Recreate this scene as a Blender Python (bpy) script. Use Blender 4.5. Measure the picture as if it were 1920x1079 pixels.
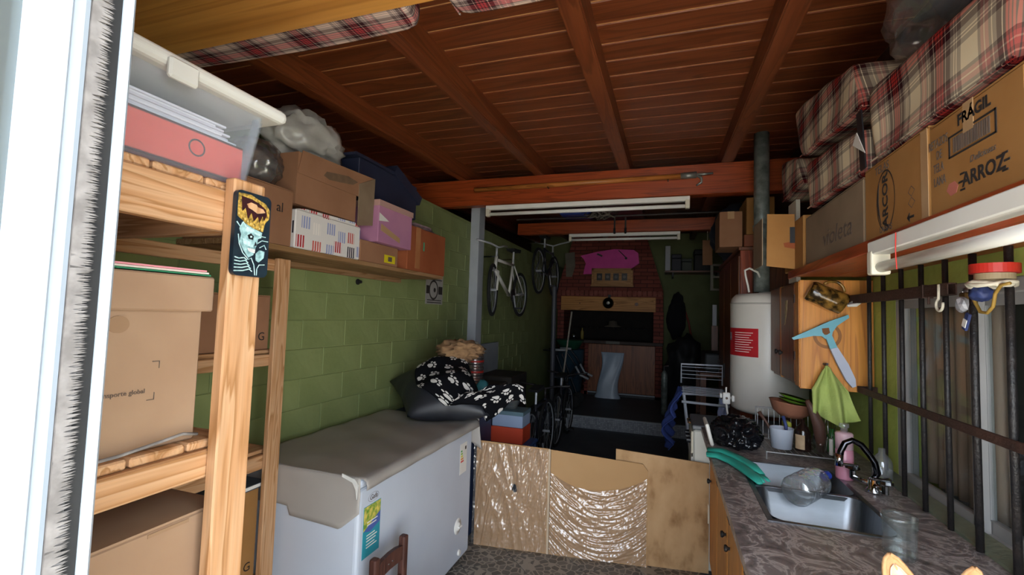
import bpy, bmesh, math, random
from mathutils import Vector, Matrix, noise, Euler
random.seed(7)
for o in list(bpy.data.objects): bpy.data.objects.remove(o)
SC = bpy.context.scene
COL = SC.collection
R = math.radians

# ---------------------------------------------------------------- camera, sky, sun, exposure
cam = bpy.data.cameras.new('camera'); camo = bpy.data.objects.new('camera', cam); COL.objects.link(camo)
YAW, PIT, ROL, FPX = 0.32497, 0.05899, 0.03164, 863.6
_f = Vector((-math.sin(YAW)*math.cos(PIT), math.cos(YAW)*math.cos(PIT), math.sin(PIT)))
_r = Vector((math.cos(YAW), math.sin(YAW), 0)); _u = _r.cross(_f)
_r, _u = math.cos(ROL)*_r + math.sin(ROL)*_u, -math.sin(ROL)*_r + math.cos(ROL)*_u
_m = Matrix((_r, _u, -_f)).transposed().to_4x4(); _m.translation = (0, 0, 1.55)
camo.matrix_world = _m
cam.sensor_width = 36; cam.lens = FPX*36/1920; cam.clip_start = 0.01; cam.clip_end = 200
SC.camera = camo
W = bpy.data.worlds.new('sky'); SC.world = W; W.use_nodes = True
bg = W.node_tree.nodes['Background']; bg.inputs[0].default_value = (.80, .89, 1, 1); bg.inputs[1].default_value = 5.4
sun = bpy.data.lights.new('sun', 'SUN'); sun.energy = 14.0; sun.angle = R(.6); sun.color = (1, .95, .86)
suno = bpy.data.objects.new('sun', sun); COL.objects.link(suno)
suno.rotation_euler = Vector((.10, .60, -.80)).to_track_quat('-Z', 'Y').to_euler()
por = bpy.data.lights.new('door_portal', 'AREA'); por.shape = 'RECTANGLE'; por.size = 1.45; por.size_y = 2.2
por.cycles.is_portal = True
poro = bpy.data.objects.new('door_portal', por); COL.objects.link(poro); poro.location = (.2, .19, 1.1)
poro.rotation_euler = (R(90), 0, 0)
vs = SC.view_settings
vs.view_transform = 'Standard'; vs.look = 'None'; vs.gamma = 1; vs.use_curve_mapping = False; vs.exposure = 0.9
SC.cycles.max_bounces = 10; SC.cycles.diffuse_bounces = 6; SC.cycles.transparent_max_bounces = 12

# ---------------------------------------------------------------- materials
def lin(c):
    return tuple((v/12.92 if v <= .04045 else ((v+.055)/1.055)**2.4) for v in c)
def hx(h):
    h = h.lstrip('#'); return lin(tuple(int(h[i:i+2], 16)/255 for i in (0, 2, 4)))
def rgba(c):
    if isinstance(c, str): c = hx(c)
    return (*c, 1)
MATS = {}
def base(name, rough=.6, metal=0, spec=.5):
    m = bpy.data.materials.new(name); m.use_nodes = True
    nt = m.node_tree; b = nt.nodes['Principled BSDF']
    b.inputs['Roughness'].default_value = rough; b.inputs['Metallic'].default_value = metal
    b.inputs['Specular IOR Level'].default_value = spec
    return m, nt, b
def N(nt, t, **k):
    n = nt.nodes.new(t)
    for a, v in k.items(): setattr(n, a, v)
    return n
def ramp(nt, stops, const=False):
    n = nt.nodes.new('ShaderNodeValToRGB'); cr = n.color_ramp
    if const: cr.interpolation = 'CONSTANT'
    while len(cr.elements) < len(stops): cr.elements.new(.5)
    for e, (p, c) in zip(cr.elements, stops): e.position = p; e.color = rgba(c)
    return n
def mat(name, c1, c2=None, scale=8, stretch=(1, 1, 1), rough=.6, metal=0, bump=0, spec=.5, detail=4, bscale=None, lo=.35, hi=.65, coord='Object', trans=0):
    """mottled two-tone surface with fine relief"""
    if name in MATS: return MATS[name]
    m, nt, b = base(name, rough, metal, spec); L = nt.links
    c2 = c2 or c1
    tc = N(nt, 'ShaderNodeTexCoord'); mp = N(nt, 'ShaderNodeMapping'); mp.inputs['Scale'].default_value = stretch
    L.new(tc.outputs[coord], mp.inputs[0])
    nz = N(nt, 'ShaderNodeTexNoise'); nz.inputs['Scale'].default_value = scale; nz.inputs['Detail'].default_value = detail
    L.new(mp.outputs[0], nz.inputs['Vector'])
    rp = ramp(nt, [(lo, c1), (hi, c2)]); L.new(nz.outputs[0], rp.inputs[0]); L.new(rp.outputs[0], b.inputs['Base Color'])
    if bump:
        n2 = N(nt, 'ShaderNodeTexNoise'); n2.inputs['Scale'].default_value = bscale or scale*6; n2.inputs['Detail'].default_value = 3
        L.new(mp.outputs[0], n2.inputs['Vector'])
        bp = N(nt, 'ShaderNodeBump'); bp.inputs['Strength'].default_value = bump; bp.inputs['Distance'].default_value = .01
        L.new(n2.outputs[0], bp.inputs['Height']); L.new(bp.outputs[0], b.inputs['Normal'])
    if trans: b.inputs['Transmission Weight'].default_value = trans
    MATS[name] = m; return m
def wood(name, c1, c2, c3, axis='y', scale=1, rough=.45, spec=.4, knots=True):
    """grain running along axis, with wavy growth rings"""
    if name in MATS: return MATS[name]
    m, nt, b = base(name, rough, 0, spec); L = nt.links
    tc = N(nt, 'ShaderNodeTexCoord'); oi = N(nt, 'ShaderNodeObjectInfo')
    add = N(nt, 'ShaderNodeVectorMath', operation='ADD'); mul = N(nt, 'ShaderNodeVectorMath', operation='SCALE')
    cx = N(nt, 'ShaderNodeCombineXYZ')
    for i in range(3): L.new(oi.outputs['Random'], cx.inputs[i])
    L.new(cx.outputs[0], mul.inputs[0]); mul.inputs['Scale'].default_value = 13
    L.new(tc.outputs['Object'], add.inputs[0]); L.new(mul.outputs[0], add.inputs[1])
    mp = N(nt, 'ShaderNodeMapping'); s = [14*scale]*3; s['xyz'.index(axis)] = .9*scale; mp.inputs['Scale'].default_value = s
    L.new(add.outputs[0], mp.inputs[0])
    nz = N(nt, 'ShaderNodeTexNoise'); nz.inputs['Scale'].default_value = 1.1; nz.inputs['Detail'].default_value = 3; nz.inputs['Distortion'].default_value = .6
    L.new(mp.outputs[0], nz.inputs['Vector'])
    ml = N(nt, 'ShaderNodeMath', operation='MULTIPLY'); ml.inputs[1].default_value = 9
    fr = N(nt, 'ShaderNodeMath', operation='FRACT'); L.new(nz.outputs[0], ml.inputs[0]); L.new(ml.outputs[0], fr.inputs[0])
    rp = ramp(nt, [(0, c1), (.55, c2), (.86, c3), (1, c1)]); L.new(fr.outputs[0], rp.inputs[0])
    mp2 = N(nt, 'ShaderNodeMapping'); s2 = [260*scale]*3; s2['xyz'.index(axis)] = 6*scale; mp2.inputs['Scale'].default_value = s2
    L.new(add.outputs[0], mp2.inputs[0]); n2 = N(nt, 'ShaderNodeTexNoise'); n2.inputs['Scale'].default_value = 1; L.new(mp2.outputs[0], n2.inputs['Vector'])
    r2 = ramp(nt, [(.3, (.8, .8, .8)), (.7, (1, 1, 1))]); L.new(n2.outputs[0], r2.inputs[0])
    mx = N(nt, 'ShaderNodeMix', data_type='RGBA', blend_type='MULTIPLY'); mx.inputs[0].default_value = .8
    L.new(rp.outputs[0], mx.inputs[6]); L.new(r2.outputs[0], mx.inputs[7]); L.new(mx.outputs[2], b.inputs['Base Color'])
    bp = N(nt, 'ShaderNodeBump'); bp.inputs['Strength'].default_value = .12; bp.inputs['Distance'].default_value = .004
    L.new(n2.outputs[0], bp.inputs['Height']); L.new(bp.outputs[0], b.inputs['Normal'])
    MATS[name] = m; return m
def glassy(name, tint=(1, 1, 1), gloss=.12, rough=.03, dens=0.0, edge=.5):
    """thin clear sheet: mostly see-through with a mirror share that follows the viewing angle"""
    if name in MATS: return MATS[name]
    m = bpy.data.materials.new(name); m.use_nodes = True; nt = m.node_tree; L = nt.links
    for n in list(nt.nodes): nt.nodes.remove(n)
    out = N(nt, 'ShaderNodeOutputMaterial'); t = N(nt, 'ShaderNodeBsdfTransparent'); g = N(nt, 'ShaderNodeBsdfGlossy')
    d = N(nt, 'ShaderNodeBsdfDiffuse'); d.inputs[0].default_value = (*tint, 1)
    t.inputs[0].default_value = (*tint, 1); g.inputs['Roughness'].default_value = rough
    lw = N(nt, 'ShaderNodeLayerWeight'); lw.inputs[0].default_value = .35
    ma = N(nt, 'ShaderNodeMath', operation='MULTIPLY_ADD'); ma.inputs[1].default_value = edge; ma.inputs[2].default_value = gloss
    L.new(lw.outputs['Facing'], ma.inputs[0])
    m0 = N(nt, 'ShaderNodeMixShader'); m0.inputs[0].default_value = dens; L.new(t.outputs[0], m0.inputs[1]); L.new(d.outputs[0], m0.inputs[2])
    mx = N(nt, 'ShaderNodeMixShader'); L.new(ma.outputs[0], mx.inputs[0]); L.new(m0.outputs[0], mx.inputs[1]); L.new(g.outputs[0], mx.inputs[2])
    L.new(mx.outputs[0], out.inputs[0]); MATS[name] = m; return m
def plaid(name, white, grey, dark, red, pink, period=.24, rot=0):
    m, nt, b = base(name, .9, 0, .1); L = nt.links
    uv = N(nt, 'ShaderNodeUVMap'); mp = N(nt, 'ShaderNodeMapping'); mp.inputs['Scale'].default_value = (1/period,)*3; mp.inputs['Rotation'].default_value = (0, 0, rot)
    L.new(uv.outputs[0], mp.inputs[0]); sx = N(nt, 'ShaderNodeSeparateXYZ'); L.new(mp.outputs[0], sx.inputs[0])
    st = [(0, white), (.24, grey), (.30, white), (.315, grey), (.335, white), (.35, grey), (.40, dark), (.47, white), (.48, dark), (.515, red), (.545, dark), (.56, red), (.59, dark), (.605, red), (.635, dark), (.67, white), (.68, dark), (.75, grey), (.80, white), (.815, grey), (.85, pink), (.90, white), (.915, pink), (.96, grey)]
    cs = []
    for i in (0, 1):
        fr = N(nt, 'ShaderNodeMath', operation='FRACT'); L.new(sx.outputs[i], fr.inputs[0])
        rp = ramp(nt, st, True); L.new(fr.outputs[0], rp.inputs[0]); cs.append(rp)
    mx = N(nt, 'ShaderNodeMix', data_type='RGBA', blend_type='MULTIPLY'); mx.inputs[0].default_value = 1
    av = N(nt, 'ShaderNodeMix', data_type='RGBA'); av.inputs[0].default_value = .5
    for k in (mx, av): L.new(cs[0].outputs[0], k.inputs[6]); L.new(cs[1].outputs[0], k.inputs[7])
    fn = N(nt, 'ShaderNodeMix', data_type='RGBA'); fn.inputs[0].default_value = .45
    L.new(mx.outputs[2], fn.inputs[6]); L.new(av.outputs[2], fn.inputs[7]); L.new(fn.outputs[2], b.inputs['Base Color'])
    MATS[name] = m; return m
def paw(name):
    m, nt, b = base(name, .95, 0, .1); L = nt.links
    uv = N(nt, 'ShaderNodeUVMap'); sc = N(nt, 'ShaderNodeVectorMath', operation='SCALE'); sc.inputs['Scale'].default_value = 8.5
    L.new(uv.outputs[0], sc.inputs[0])
    vo = N(nt, 'ShaderNodeTexVoronoi', voronoi_dimensions='2D'); vo.inputs['Scale'].default_value = 1; vo.inputs['Randomness'].default_value = .45
    L.new(sc.outputs[0], vo.inputs['Vector'])
    df = N(nt, 'ShaderNodeVectorMath', operation='SUBTRACT'); L.new(sc.outputs[0], df.inputs[0]); L.new(vo.outputs['Position'], df.inputs[1])
    rt = N(nt, 'ShaderNodeVectorRotate', rotation_type='Z_AXIS'); L.new(df.outputs[0], rt.inputs[0])
    wn = N(nt, 'ShaderNodeTexWhiteNoise', noise_dimensions='2D'); L.new(vo.outputs['Position'], wn.inputs['Vector'])
    an = N(nt, 'ShaderNodeMath', operation='MULTIPLY_ADD'); an.inputs[1].default_value = 1.8; an.inputs[2].default_value = -.9
    L.new(wn.outputs[0], an.inputs[0]); L.new(an.outputs[0], rt.inputs['Angle'])
    tot = None
    for (x, y, r) in ((0, -.12, .17), (.08, -.17, .12), (-.08, -.17, .12), (-.26, .05, .075), (-.10, .19, .085), (.10, .19, .085), (.26, .05, .075)):
        d = N(nt, 'ShaderNodeVectorMath', operation='DISTANCE'); d.inputs[1].default_value = (x, y, 0); L.new(rt.outputs[0], d.inputs[0])
        lt = N(nt, 'ShaderNodeMath', operation='LESS_THAN'); lt.inputs[1].default_value = r; L.new(d.outputs['Value'], lt.inputs[0])
        if tot is None: tot = lt
        else:
            mxx = N(nt, 'ShaderNodeMath', operation='MAXIMUM'); L.new(tot.outputs[0], mxx.inputs[0]); L.new(lt.outputs[0], mxx.inputs[1]); tot = mxx
    rp = ramp(nt, [(0, '#0d0e12'), (1, '#c9c6c2')]); L.new(tot.outputs[0], rp.inputs[0]); L.new(rp.outputs[0], b.inputs['Base Color'])
    MATS[name] = m; return m
def giftmat(name):
    """white wrapping paper with a print of red bars, blue strokes and little marks"""
    m, nt, b = base(name, .45, 0, .5); L = nt.links
    uv = N(nt, 'ShaderNodeUVMap'); sc = N(nt, 'ShaderNodeVectorMath', operation='SCALE'); sc.inputs['Scale'].default_value = 12; L.new(uv.outputs[0], sc.inputs[0])
    vo = N(nt, 'ShaderNodeTexVoronoi', voronoi_dimensions='2D', distance='CHEBYCHEV'); vo.inputs['Scale'].default_value = 1; vo.inputs['Randomness'].default_value = .5
    L.new(sc.outputs[0], vo.inputs['Vector'])
    lt = N(nt, 'ShaderNodeMath', operation='LESS_THAN'); lt.inputs[1].default_value = .34; L.new(vo.outputs['Distance'], lt.inputs[0])
    sx = N(nt, 'ShaderNodeSeparateColor'); L.new(vo.outputs['Color'], sx.inputs[0])
    rp = ramp(nt, [(0, '#b3282b'), (.3, '#7d87b5'), (.5, '#e6dfd6'), (.6, '#c4564a'), (.75, '#2c2a35'), (.85, '#8e98c0')], True); L.new(sx.outputs[0], rp.inputs[0])
    sp = N(nt, 'ShaderNodeSeparateXYZ'); L.new(sc.outputs[0], sp.inputs[0])
    st = N(nt, 'ShaderNodeMath', operation='MULTIPLY'); st.inputs[1].default_value = 5.3; L.new(sp.outputs[0], st.inputs[0])
    fr = N(nt, 'ShaderNodeMath', operation='FRACT'); L.new(st.outputs[0], fr.inputs[0])
    gt = N(nt, 'ShaderNodeMath', operation='GREATER_THAN'); gt.inputs[1].default_value = .42; L.new(fr.outputs[0], gt.inputs[0])
    mu = N(nt, 'ShaderNodeMath', operation='MULTIPLY'); L.new(lt.outputs[0], mu.inputs[0]); L.new(gt.outputs[0], mu.inputs[1])
    mx = N(nt, 'ShaderNodeMix', data_type='RGBA'); L.new(mu.outputs[0], mx.inputs[0]); mx.inputs[6].default_value = rgba('#d8d3cd'); L.new(rp.outputs[0], mx.inputs[7])
    L.new(mx.outputs[2], b.inputs['Base Color']); MATS[name] = m; return m
def cobble(name, stone1, stone2, grout, scale=16, coord='Object', rough=.45, square=False, edge=.07):
    m, nt, b = base(name, rough, 0, .5); L = nt.links
    tc = N(nt, 'ShaderNodeTexCoord'); vo = N(nt, 'ShaderNodeTexVoronoi', feature='DISTANCE_TO_EDGE'); vo.inputs['Scale'].default_value = scale
    v2 = N(nt, 'ShaderNodeTexVoronoi'); v2.inputs['Scale'].default_value = scale
    for v in (vo, v2):
        v.inputs['Randomness'].default_value = .35 if square else .8; L.new(tc.outputs[coord], v.inputs['Vector'])
    sc = N(nt, 'ShaderNodeSeparateColor'); L.new(v2.outputs['Color'], sc.inputs[0])
    rp = ramp(nt, [(.2, stone1), (.8, stone2)]); L.new(sc.outputs[0], rp.inputs[0])
    lt = N(nt, 'ShaderNodeMath', operation='LESS_THAN'); lt.inputs[1].default_value = edge; L.new(vo.outputs['Distance'], lt.inputs[0])
    mx = N(nt, 'ShaderNodeMix', data_type='RGBA'); L.new(lt.outputs[0], mx.inputs[0]); L.new(rp.outputs[0], mx.inputs[6]); mx.inputs[7].default_value = rgba(grout)
    L.new(mx.outputs[2], b.inputs['Base Color'])
    bp = N(nt, 'ShaderNodeBump'); bp.inputs['Strength'].default_value = .4; bp.inputs['Distance'].default_value = .01
    L.new(vo.outputs['Distance'], bp.inputs['Height']); L.new(bp.outputs[0], b.inputs['Normal'])
    MATS[name] = m; return m
def brickmat(name, c1, c2, mortar, w=.22, h=.07):
    m, nt, b = base(name, .85, 0, .2); L = nt.links
    uv = N(nt, 'ShaderNodeUVMap'); br = N(nt, 'ShaderNodeTexBrick'); br.inputs['Scale'].default_value = 1
    br.inputs['Color1'].default_value = rgba(c1); br.inputs['Color2'].default_value = rgba(c2); br.inputs['Mortar'].default_value = rgba(mortar)
    br.inputs['Brick Width'].default_value = w; br.inputs['Row Height'].default_value = h; br.inputs['Mortar Size'].default_value = .006
    L.new(uv.outputs[0], br.inputs['Vector']); L.new(br.outputs[0], b.inputs['Base Color'])
    bp = N(nt, 'ShaderNodeBump', invert=True); bp.inputs['Strength'].default_value = .8; bp.inputs['Distance'].default_value = .01
    L.new(br.outputs['Fac'], bp.inputs['Height']); L.new(bp.outputs[0], b.inputs['Normal'])
    MATS[name] = m; return m

PINE = lambda ax: wood('pine_'+ax, '#c99f78', '#c09066', '#a4754a', ax, .9, .6, .3)
REDW = lambda ax: wood('red_varnish_'+ax, '#a64a22', '#97401c', '#7d3315', ax, .6, .35, .5)
CEIL = lambda ax: wood('ceiling_varnish_'+ax, '#844626', '#783c20', '#663219', ax, .5, .4, .5)
ORNG = lambda ax: wood('orange_varnish_'+ax, '#d9923f', '#cf8737', '#b87230', ax, .5, .4, .5)
DARKW = lambda ax: wood('dark_varnish_'+ax, '#7f4a2b', '#704023', '#58311a', ax, .7, .4, .5)
CARD = mat('cardboard', '#94775f', '#9e8269', 6, rough=.85, bump=.05, spec=.15)
CARD2 = mat('cardboard_brown', '#8a6349', '#956c51', 5, rough=.85, bump=.05, spec=.15)
CARD3 = mat('cardboard_tan', '#976b3c', '#a27646', 5, rough=.85, bump=.05, spec=.15)
CARD4 = mat('cardboard_reddish', '#8c4a2c', '#985534', 5, rough=.8, bump=.05, spec=.2)
CARDG = mat('cardboard_grey', '#83705c', '#907c66', 5, rough=.9, bump=.05, spec=.1)
CORE = mat('cardboard_edge', '#c9ab88', '#bd9c77', 60, rough=.9)
TAPE = mat('packing_tape', '#b69570', '#ad8a64', 8, rough=.25)
INK = mat('black_ink', '#2a2320', rough=.7)
INKG = mat('grey_ink', '#5b4c42', rough=.8)
WHITE = mat('white_enamel', '#bfc6d2', '#b9c0cc', 3, rough=.35)
WPLA = mat('white_plastic', '#e8e6e0', '#dedbd3', 4, rough=.4)
CREAM = mat('cream_plastic', '#d8d2bf', '#cfc8b4', 4, rough=.45)
ALU = mat('white_aluminium', '#a0aab6', '#96a1ad', 3, rough=.3)
BLK = mat('black_plastic', '#15161a', '#1c1d22', 6, rough=.45)
RUB = mat('black_rubber', '#121213', '#1a1a1b', 10, rough=.8)
STEEL = mat('stainless_steel', '#b9bcc2', '#a9adb4', 3, (1, 40, 1), rough=.28, metal=1)
CHROME = mat('chrome', '#c6c8cb', rough=.08, metal=1)
IRON = mat('black_iron', '#1b1a1c', '#2a2523', 20, rough=.5, bump=.3)
RUST = mat('rusty_steel', '#4a3026', '#38241d', 14, rough=.7, bump=.3)
GREEN = mat('green_paint', '#8b9560', '#7f8a56', 3.0, rough=.55, bump=.25, bscale=30, detail=6)
GREEN2 = mat('green_joint_paint', '#86905c', '#7c8653', 4, rough=.7)
CLEAR = glassy('clear_glass', (.93, .97, .96), .06, .02)
PANE = glassy('window_pane_glass', (.88, .90, .90), .01, .02, 0, .12)
FILM = glassy('plastic_film', (.97, .95, .93), .12, .22, .05)
SLATE = mat('dark_floor', '#464b51', '#50555b', 3, rough=.6)
NAVY = mat('navy_card', '#1c2136', '#22283f', 5, rough=.6)
BLUE = mat('blue_plastic', '#2e4470', '#35507f', 5, rough=.45)
BLUEC = mat('blue_cloth', '#35478a', '#3d5199', 9, rough=.95, bump=.3)
RED = mat('red_plastic', '#c23127', '#b62a22', 5, rough=.4)
ORG = mat('orange_red_card', '#cf4a2a', '#c44224', 5, rough=.6)

# ---------------------------------------------------------------- mesh helpers (all shapes in metres, world axes)
def bm_(): return bmesh.new()
def box(bm, x0, x1, y0, y1, z0, z1, bev=0, seg=1):
    r = bmesh.ops.create_cube(bm, size=1)
    vs_ = r['verts']
    bmesh.ops.transform(bm, verts=vs_, matrix=Matrix.Translation(((x0+x1)/2, (y0+y1)/2, (z0+z1)/2)) @ Matrix.Diagonal((abs(x1-x0), abs(y1-y0), abs(z1-z0), 1)))
    if bev:
        es = list({e for v in vs_ for e in v.link_edges})
        bmesh.ops.bevel(bm, geom=es, offset=bev, segments=seg, affect='EDGES', profile=.5)
    return bm
def bx(*a, **k): return box(bm_(), *a, **k)
def rot(bm, deg, c, axis='Z', verts=None):
    bmesh.ops.rotate(bm, verts=verts or bm.verts[:], cent=c, matrix=Matrix.Rotation(R(deg), 3, axis)); return bm
def tube(bm, pts, r, seg=8, closed=False, cap=True):
    P = [Vector(p) for p in pts]; n = len(P); rings = []
    rad = r if isinstance(r, (list, tuple)) else [r]*n
    t0 = None; nrm = None
    for i, p in enumerate(P):
        if closed: t = (P[(i+1) % n]-P[i-1]).normalized()
        else: t = (P[min(i+1, n-1)]-P[max(i-1, 0)]).normalized()
        if nrm is None:
            a = Vector((0, 0, 1)) if abs(t.z) < .9 else Vector((1, 0, 0)); nrm = t.cross(a).normalized()
        else:
            nrm = (nrm - t*nrm.dot(t)); nrm = nrm.normalized() if nrm.length > 1e-6 else t.orthogonal().normalized()
        b2 = t.cross(nrm)
        rings.append([bm.verts.new(p+(nrm*math.cos(k*2*math.pi/seg)+b2*math.sin(k*2*math.pi/seg))*rad[i]) for k in range(seg)])
    m = n if closed else n-1
    for i in range(m):
        a, b2 = rings[i], rings[(i+1) % n]
        for k in range(seg): bm.faces.new((a[k], a[(k+1) % seg], b2[(k+1) % seg], b2[k]))
    if cap and not closed:
        bm.faces.new(rings[0][::-1]); bm.faces.new(rings[-1])
    return bm
def tb(*a, **k): return tube(bm_(), *a, **k)
def lathe(bm, prof, c, seg=24, axis='Z', cap=True):
    rings = []
    for (r, h) in prof:
        ring = []
        for k in range(seg):
            a = 2*math.pi*k/seg; x, y = r*math.cos(a), r*math.sin(a)
            v = {'Z': (x, y, h), 'X': (h, x, y), 'Y': (y, h, x)}[axis]
            ring.append(bm.verts.new(Vector(c)+Vector(v)))
        rings.append(ring)
    for a, b in zip(rings, rings[1:]):
        for k in range(seg): bm.faces.new((a[k], a[(k+1) % seg], b[(k+1) % seg], b[k]))
    if cap:
        if prof[0][0] > 1e-5: bm.faces.new(rings[0][::-1])
        if prof[-1][0] > 1e-5: bm.faces.new(rings[-1])
    return bm
def lt(*a, **k): return lathe(bm_(), *a, **k)
def prism(bm, poly, axis, a, b):
    """poly in the plane across axis: X -> (y,z), Y -> (x,z), Z -> (x,y)"""
    def P(q, h): return {'X': (h, q[0], q[1]), 'Y': (q[0], h, q[1]), 'Z': (q[0], q[1], h)}[axis]
    A = [bm.verts.new(P(q, a)) for q in poly]; B = [bm.verts.new(P(q, b)) for q in poly]
    bm.faces.new(A[::-1]); bm.faces.new(B); n = len(poly)
    for i in range(n): bm.faces.new((A[i], A[(i+1) % n], B[(i+1) % n], B[i]))
    bmesh.ops.recalc_face_normals(bm, faces=bm.faces[:]); return bm
def pr(*a): return prism(bm_(), *a)
def sheet(bm, nu, nv, f):
    g = [[bm.verts.new(f(i/nu, j/nv)) for j in range(nv+1)] for i in range(nu+1)]
    uvl = bm.loops.layers.uv.verify()
    for i in range(nu):
        for j in range(nv):
            bm.faces.new((g[i][j], g[i+1][j], g[i+1][j+1], g[i][j+1]))
    return bm
def sh(*a): return sheet(bm_(), *a)
def blob(c, rad, amp=.15, freq=3, sub=4, ridge=False, seed=0, flat=None):
    bm = bm_(); bmesh.ops.create_icosphere(bm, subdivisions=sub, radius=1)
    for v in bm.verts:
        d = v.co.normalized(); q = d*freq+Vector((seed*7.3, seed*3.1, seed))
        n = noise.noise(q)+.5*noise.noise(q*2.1)
        if ridge: n = 1-2*abs(noise.noise(q))-.6*abs(noise.noise(q*2.3))
        s = 1+amp*n
        v.co = Vector((d.x*rad[0]*s, d.y*rad[1]*s, d.z*rad[2]*s))+Vector(c)
        if flat is not None and v.co.z < flat: v.co.z = flat+(v.co.z-flat)*.05
    return bm
def cushion(x0, x1, y0, y1, z0, z1, n=8, puff=.35, wob=.006, seed=0):
    """box with softly rounded, bulging faces"""
    bm = bm_(); bmesh.ops.create_cube(bm, size=2); bmesh.ops.subdivide_edges(bm, edges=bm.edges[:], cuts=n, use_grid_fill=True)
    c = Vector(((x0+x1)/2, (y0+y1)/2, (z0+z1)/2)); h = Vector((x1-x0, y1-y0, z1-z0))/2
    for v in bm.verts:
        p = v.co.copy(); e = p.copy()
        s = p.normalized()*1.45; p = p.lerp(s, puff*.5)
        q = Vector((max(-1, min(1, p.x)), max(-1, min(1, p.y)), max(-1, min(1, p.z))))
        w = Vector((q.x*h.x, q.y*h.y, q.z*h.z))+c
        nn = noise.noise_vector(w*9+Vector((seed, 0, 0)))*wob
        v.co = w+nn
    return bm
def boxuv(me):
    uvl = me.uv_layers.new(name='UVMap') if not me.uv_layers else me.uv_layers[0]
    for p in me.polygons:
        n = p.normal; a = max(range(3), key=lambda i: abs(n[i]))
        for li in p.loop_indices:
            co = me.vertices[me.loops[li].vertex_index].co
            uvl.data[li].uv = ((co.y, co.z), (co.x, co.z), (co.x, co.y))[a]
WLOC = {}
def obj(name, bm, m, parent=None, smooth=False, kind=None, solid=0, sub=0, planar=None):
    me = bpy.data.meshes.new(name); bm.normal_update(); 
    xs = [v.co for v in bm.verts]
    if parent is not None: org = Vector(WLOC[parent.name]); 
    else: org = Vector(((min(v.x for v in xs)+max(v.x for v in xs))/2, (min(v.y for v in xs)+max(v.y for v in xs))/2, min(v.z for v in xs)))
    bm.to_mesh(me); bm.free(); boxuv(me)
    if planar is not None:
        for l in me.loops:
            me.uv_layers[0].data[l.index].uv = planar(me.vertices[l.vertex_index].co, l.vertex_index)
    me.transform(Matrix.Translation(-org))
    if smooth:
        for p in me.polygons: p.use_smooth = True
    me.materials.append(m)
    o = bpy.data.objects.new(name, me); COL.objects.link(o)
    if parent is not None: o.parent = parent; WLOC[o.name] = org
    else: o.location = org; WLOC[o.name] = org
    if kind: o['kind'] = kind
    if solid:
        s = o.modifiers.new('thickness', 'SOLIDIFY'); s.thickness = solid; s.offset = 0
    if sub:
        s = o.modifiers.new('smooth', 'SUBSURF'); s.levels = s.render_levels = sub
    return o
def thing(name, label, cat, loc, group=None):
    o = bpy.data.objects.new(name, None); COL.objects.link(o); o.location = loc; o.empty_display_size = .05
    o['label'] = label; o['category'] = cat
    if group: o['group'] = group
    WLOC[o.name] = Vector(loc); return o
def tag(o, label, cat, group=None):
    o['label'] = label; o['category'] = cat
    if group: o['group'] = group
    return o
def struct(name, bm, m, parent=None, **k):
    o = obj(name, bm, m, parent, **k)
    if parent is None: o['kind'] = 'structure'
    return o
def dupmesh(o, loc, parent, rotz=0):
    c = o.copy(); COL.objects.link(c); c.parent = parent; c.location = loc; c.rotation_euler = (0, 0, rotz); return c
def text(parent, s, size, org, right, up, m=INK, name='lettering', shear=0, bold=0, sx=1):
    cu = bpy.data.curves.new('t', 'FONT'); cu.body = s; cu.size = size; cu.shear = shear; cu.offset = bold
    cu.align_x = 'CENTER'; cu.align_y = 'CENTER'; cu.resolution_u = 3; cu.extrude = .0004
    to = bpy.data.objects.new('t', cu); COL.objects.link(to)
    me = bpy.data.meshes.new_from_object(to.evaluated_get(bpy.context.evaluated_depsgraph_get()))
    bpy.data.objects.remove(to); bpy.data.curves.remove(cu)
    r = Vector(right).normalized(); u = Vector(up).normalized(); n = r.cross(u)
    M = Matrix((r*sx, u, n)).transposed().to_4x4(); M.translation = Vector(org)
    bm = bm_(); bm.from_mesh(me); bpy.data.meshes.remove(me); bm.transform(M)
    return obj(name, bm, m, parent)
def ringb(c, r, w, seg=40, axis='X', sx=1, sz=1, h=.001):
    """flat ring (printed outline) facing along axis"""
    bm = bm_()
    P = []
    for k in range(seg):
        a = 2*math.pi*k/seg
        P.append((math.cos(a), math.sin(a)))
    for q in range(seg):
        a, b = P[q], P[(q+1) % seg]; ri, ro = r-w/2, r+w/2
        pts = [(a[0]*ri*sx, a[1]*ri*sz), (a[0]*ro*sx, a[1]*ro*sz), (b[0]*ro*sx, b[1]*ro*sz), (b[0]*ri*sx, b[1]*ri*sz)]
        if axis == 'X': vv = [(c[0], c[1]+y, c[2]+z) for y, z in pts]
        else: vv = [(c[0]+y, c[1], c[2]+z) for y, z in pts]
        bm.faces.new([bm.verts.new(v) for v in vv])
    bmesh.ops.remove_doubles(bm, verts=bm.verts[:], dist=1e-5); return bm
def arc(c, r, a0, a1, n, plane='YZ'):
    out = []
    for i in range(n+1):
        a = R(a0+(a1-a0)*i/n); p, q = r*math.cos(a), r*math.sin(a)
        out.append({'YZ': (c[0], c[1]+p, c[2]+q), 'XZ': (c[0]+p, c[1], c[2]+q), 'XY': (c[0]+p, c[1]+q, c[2])}[plane])
    return out
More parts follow.
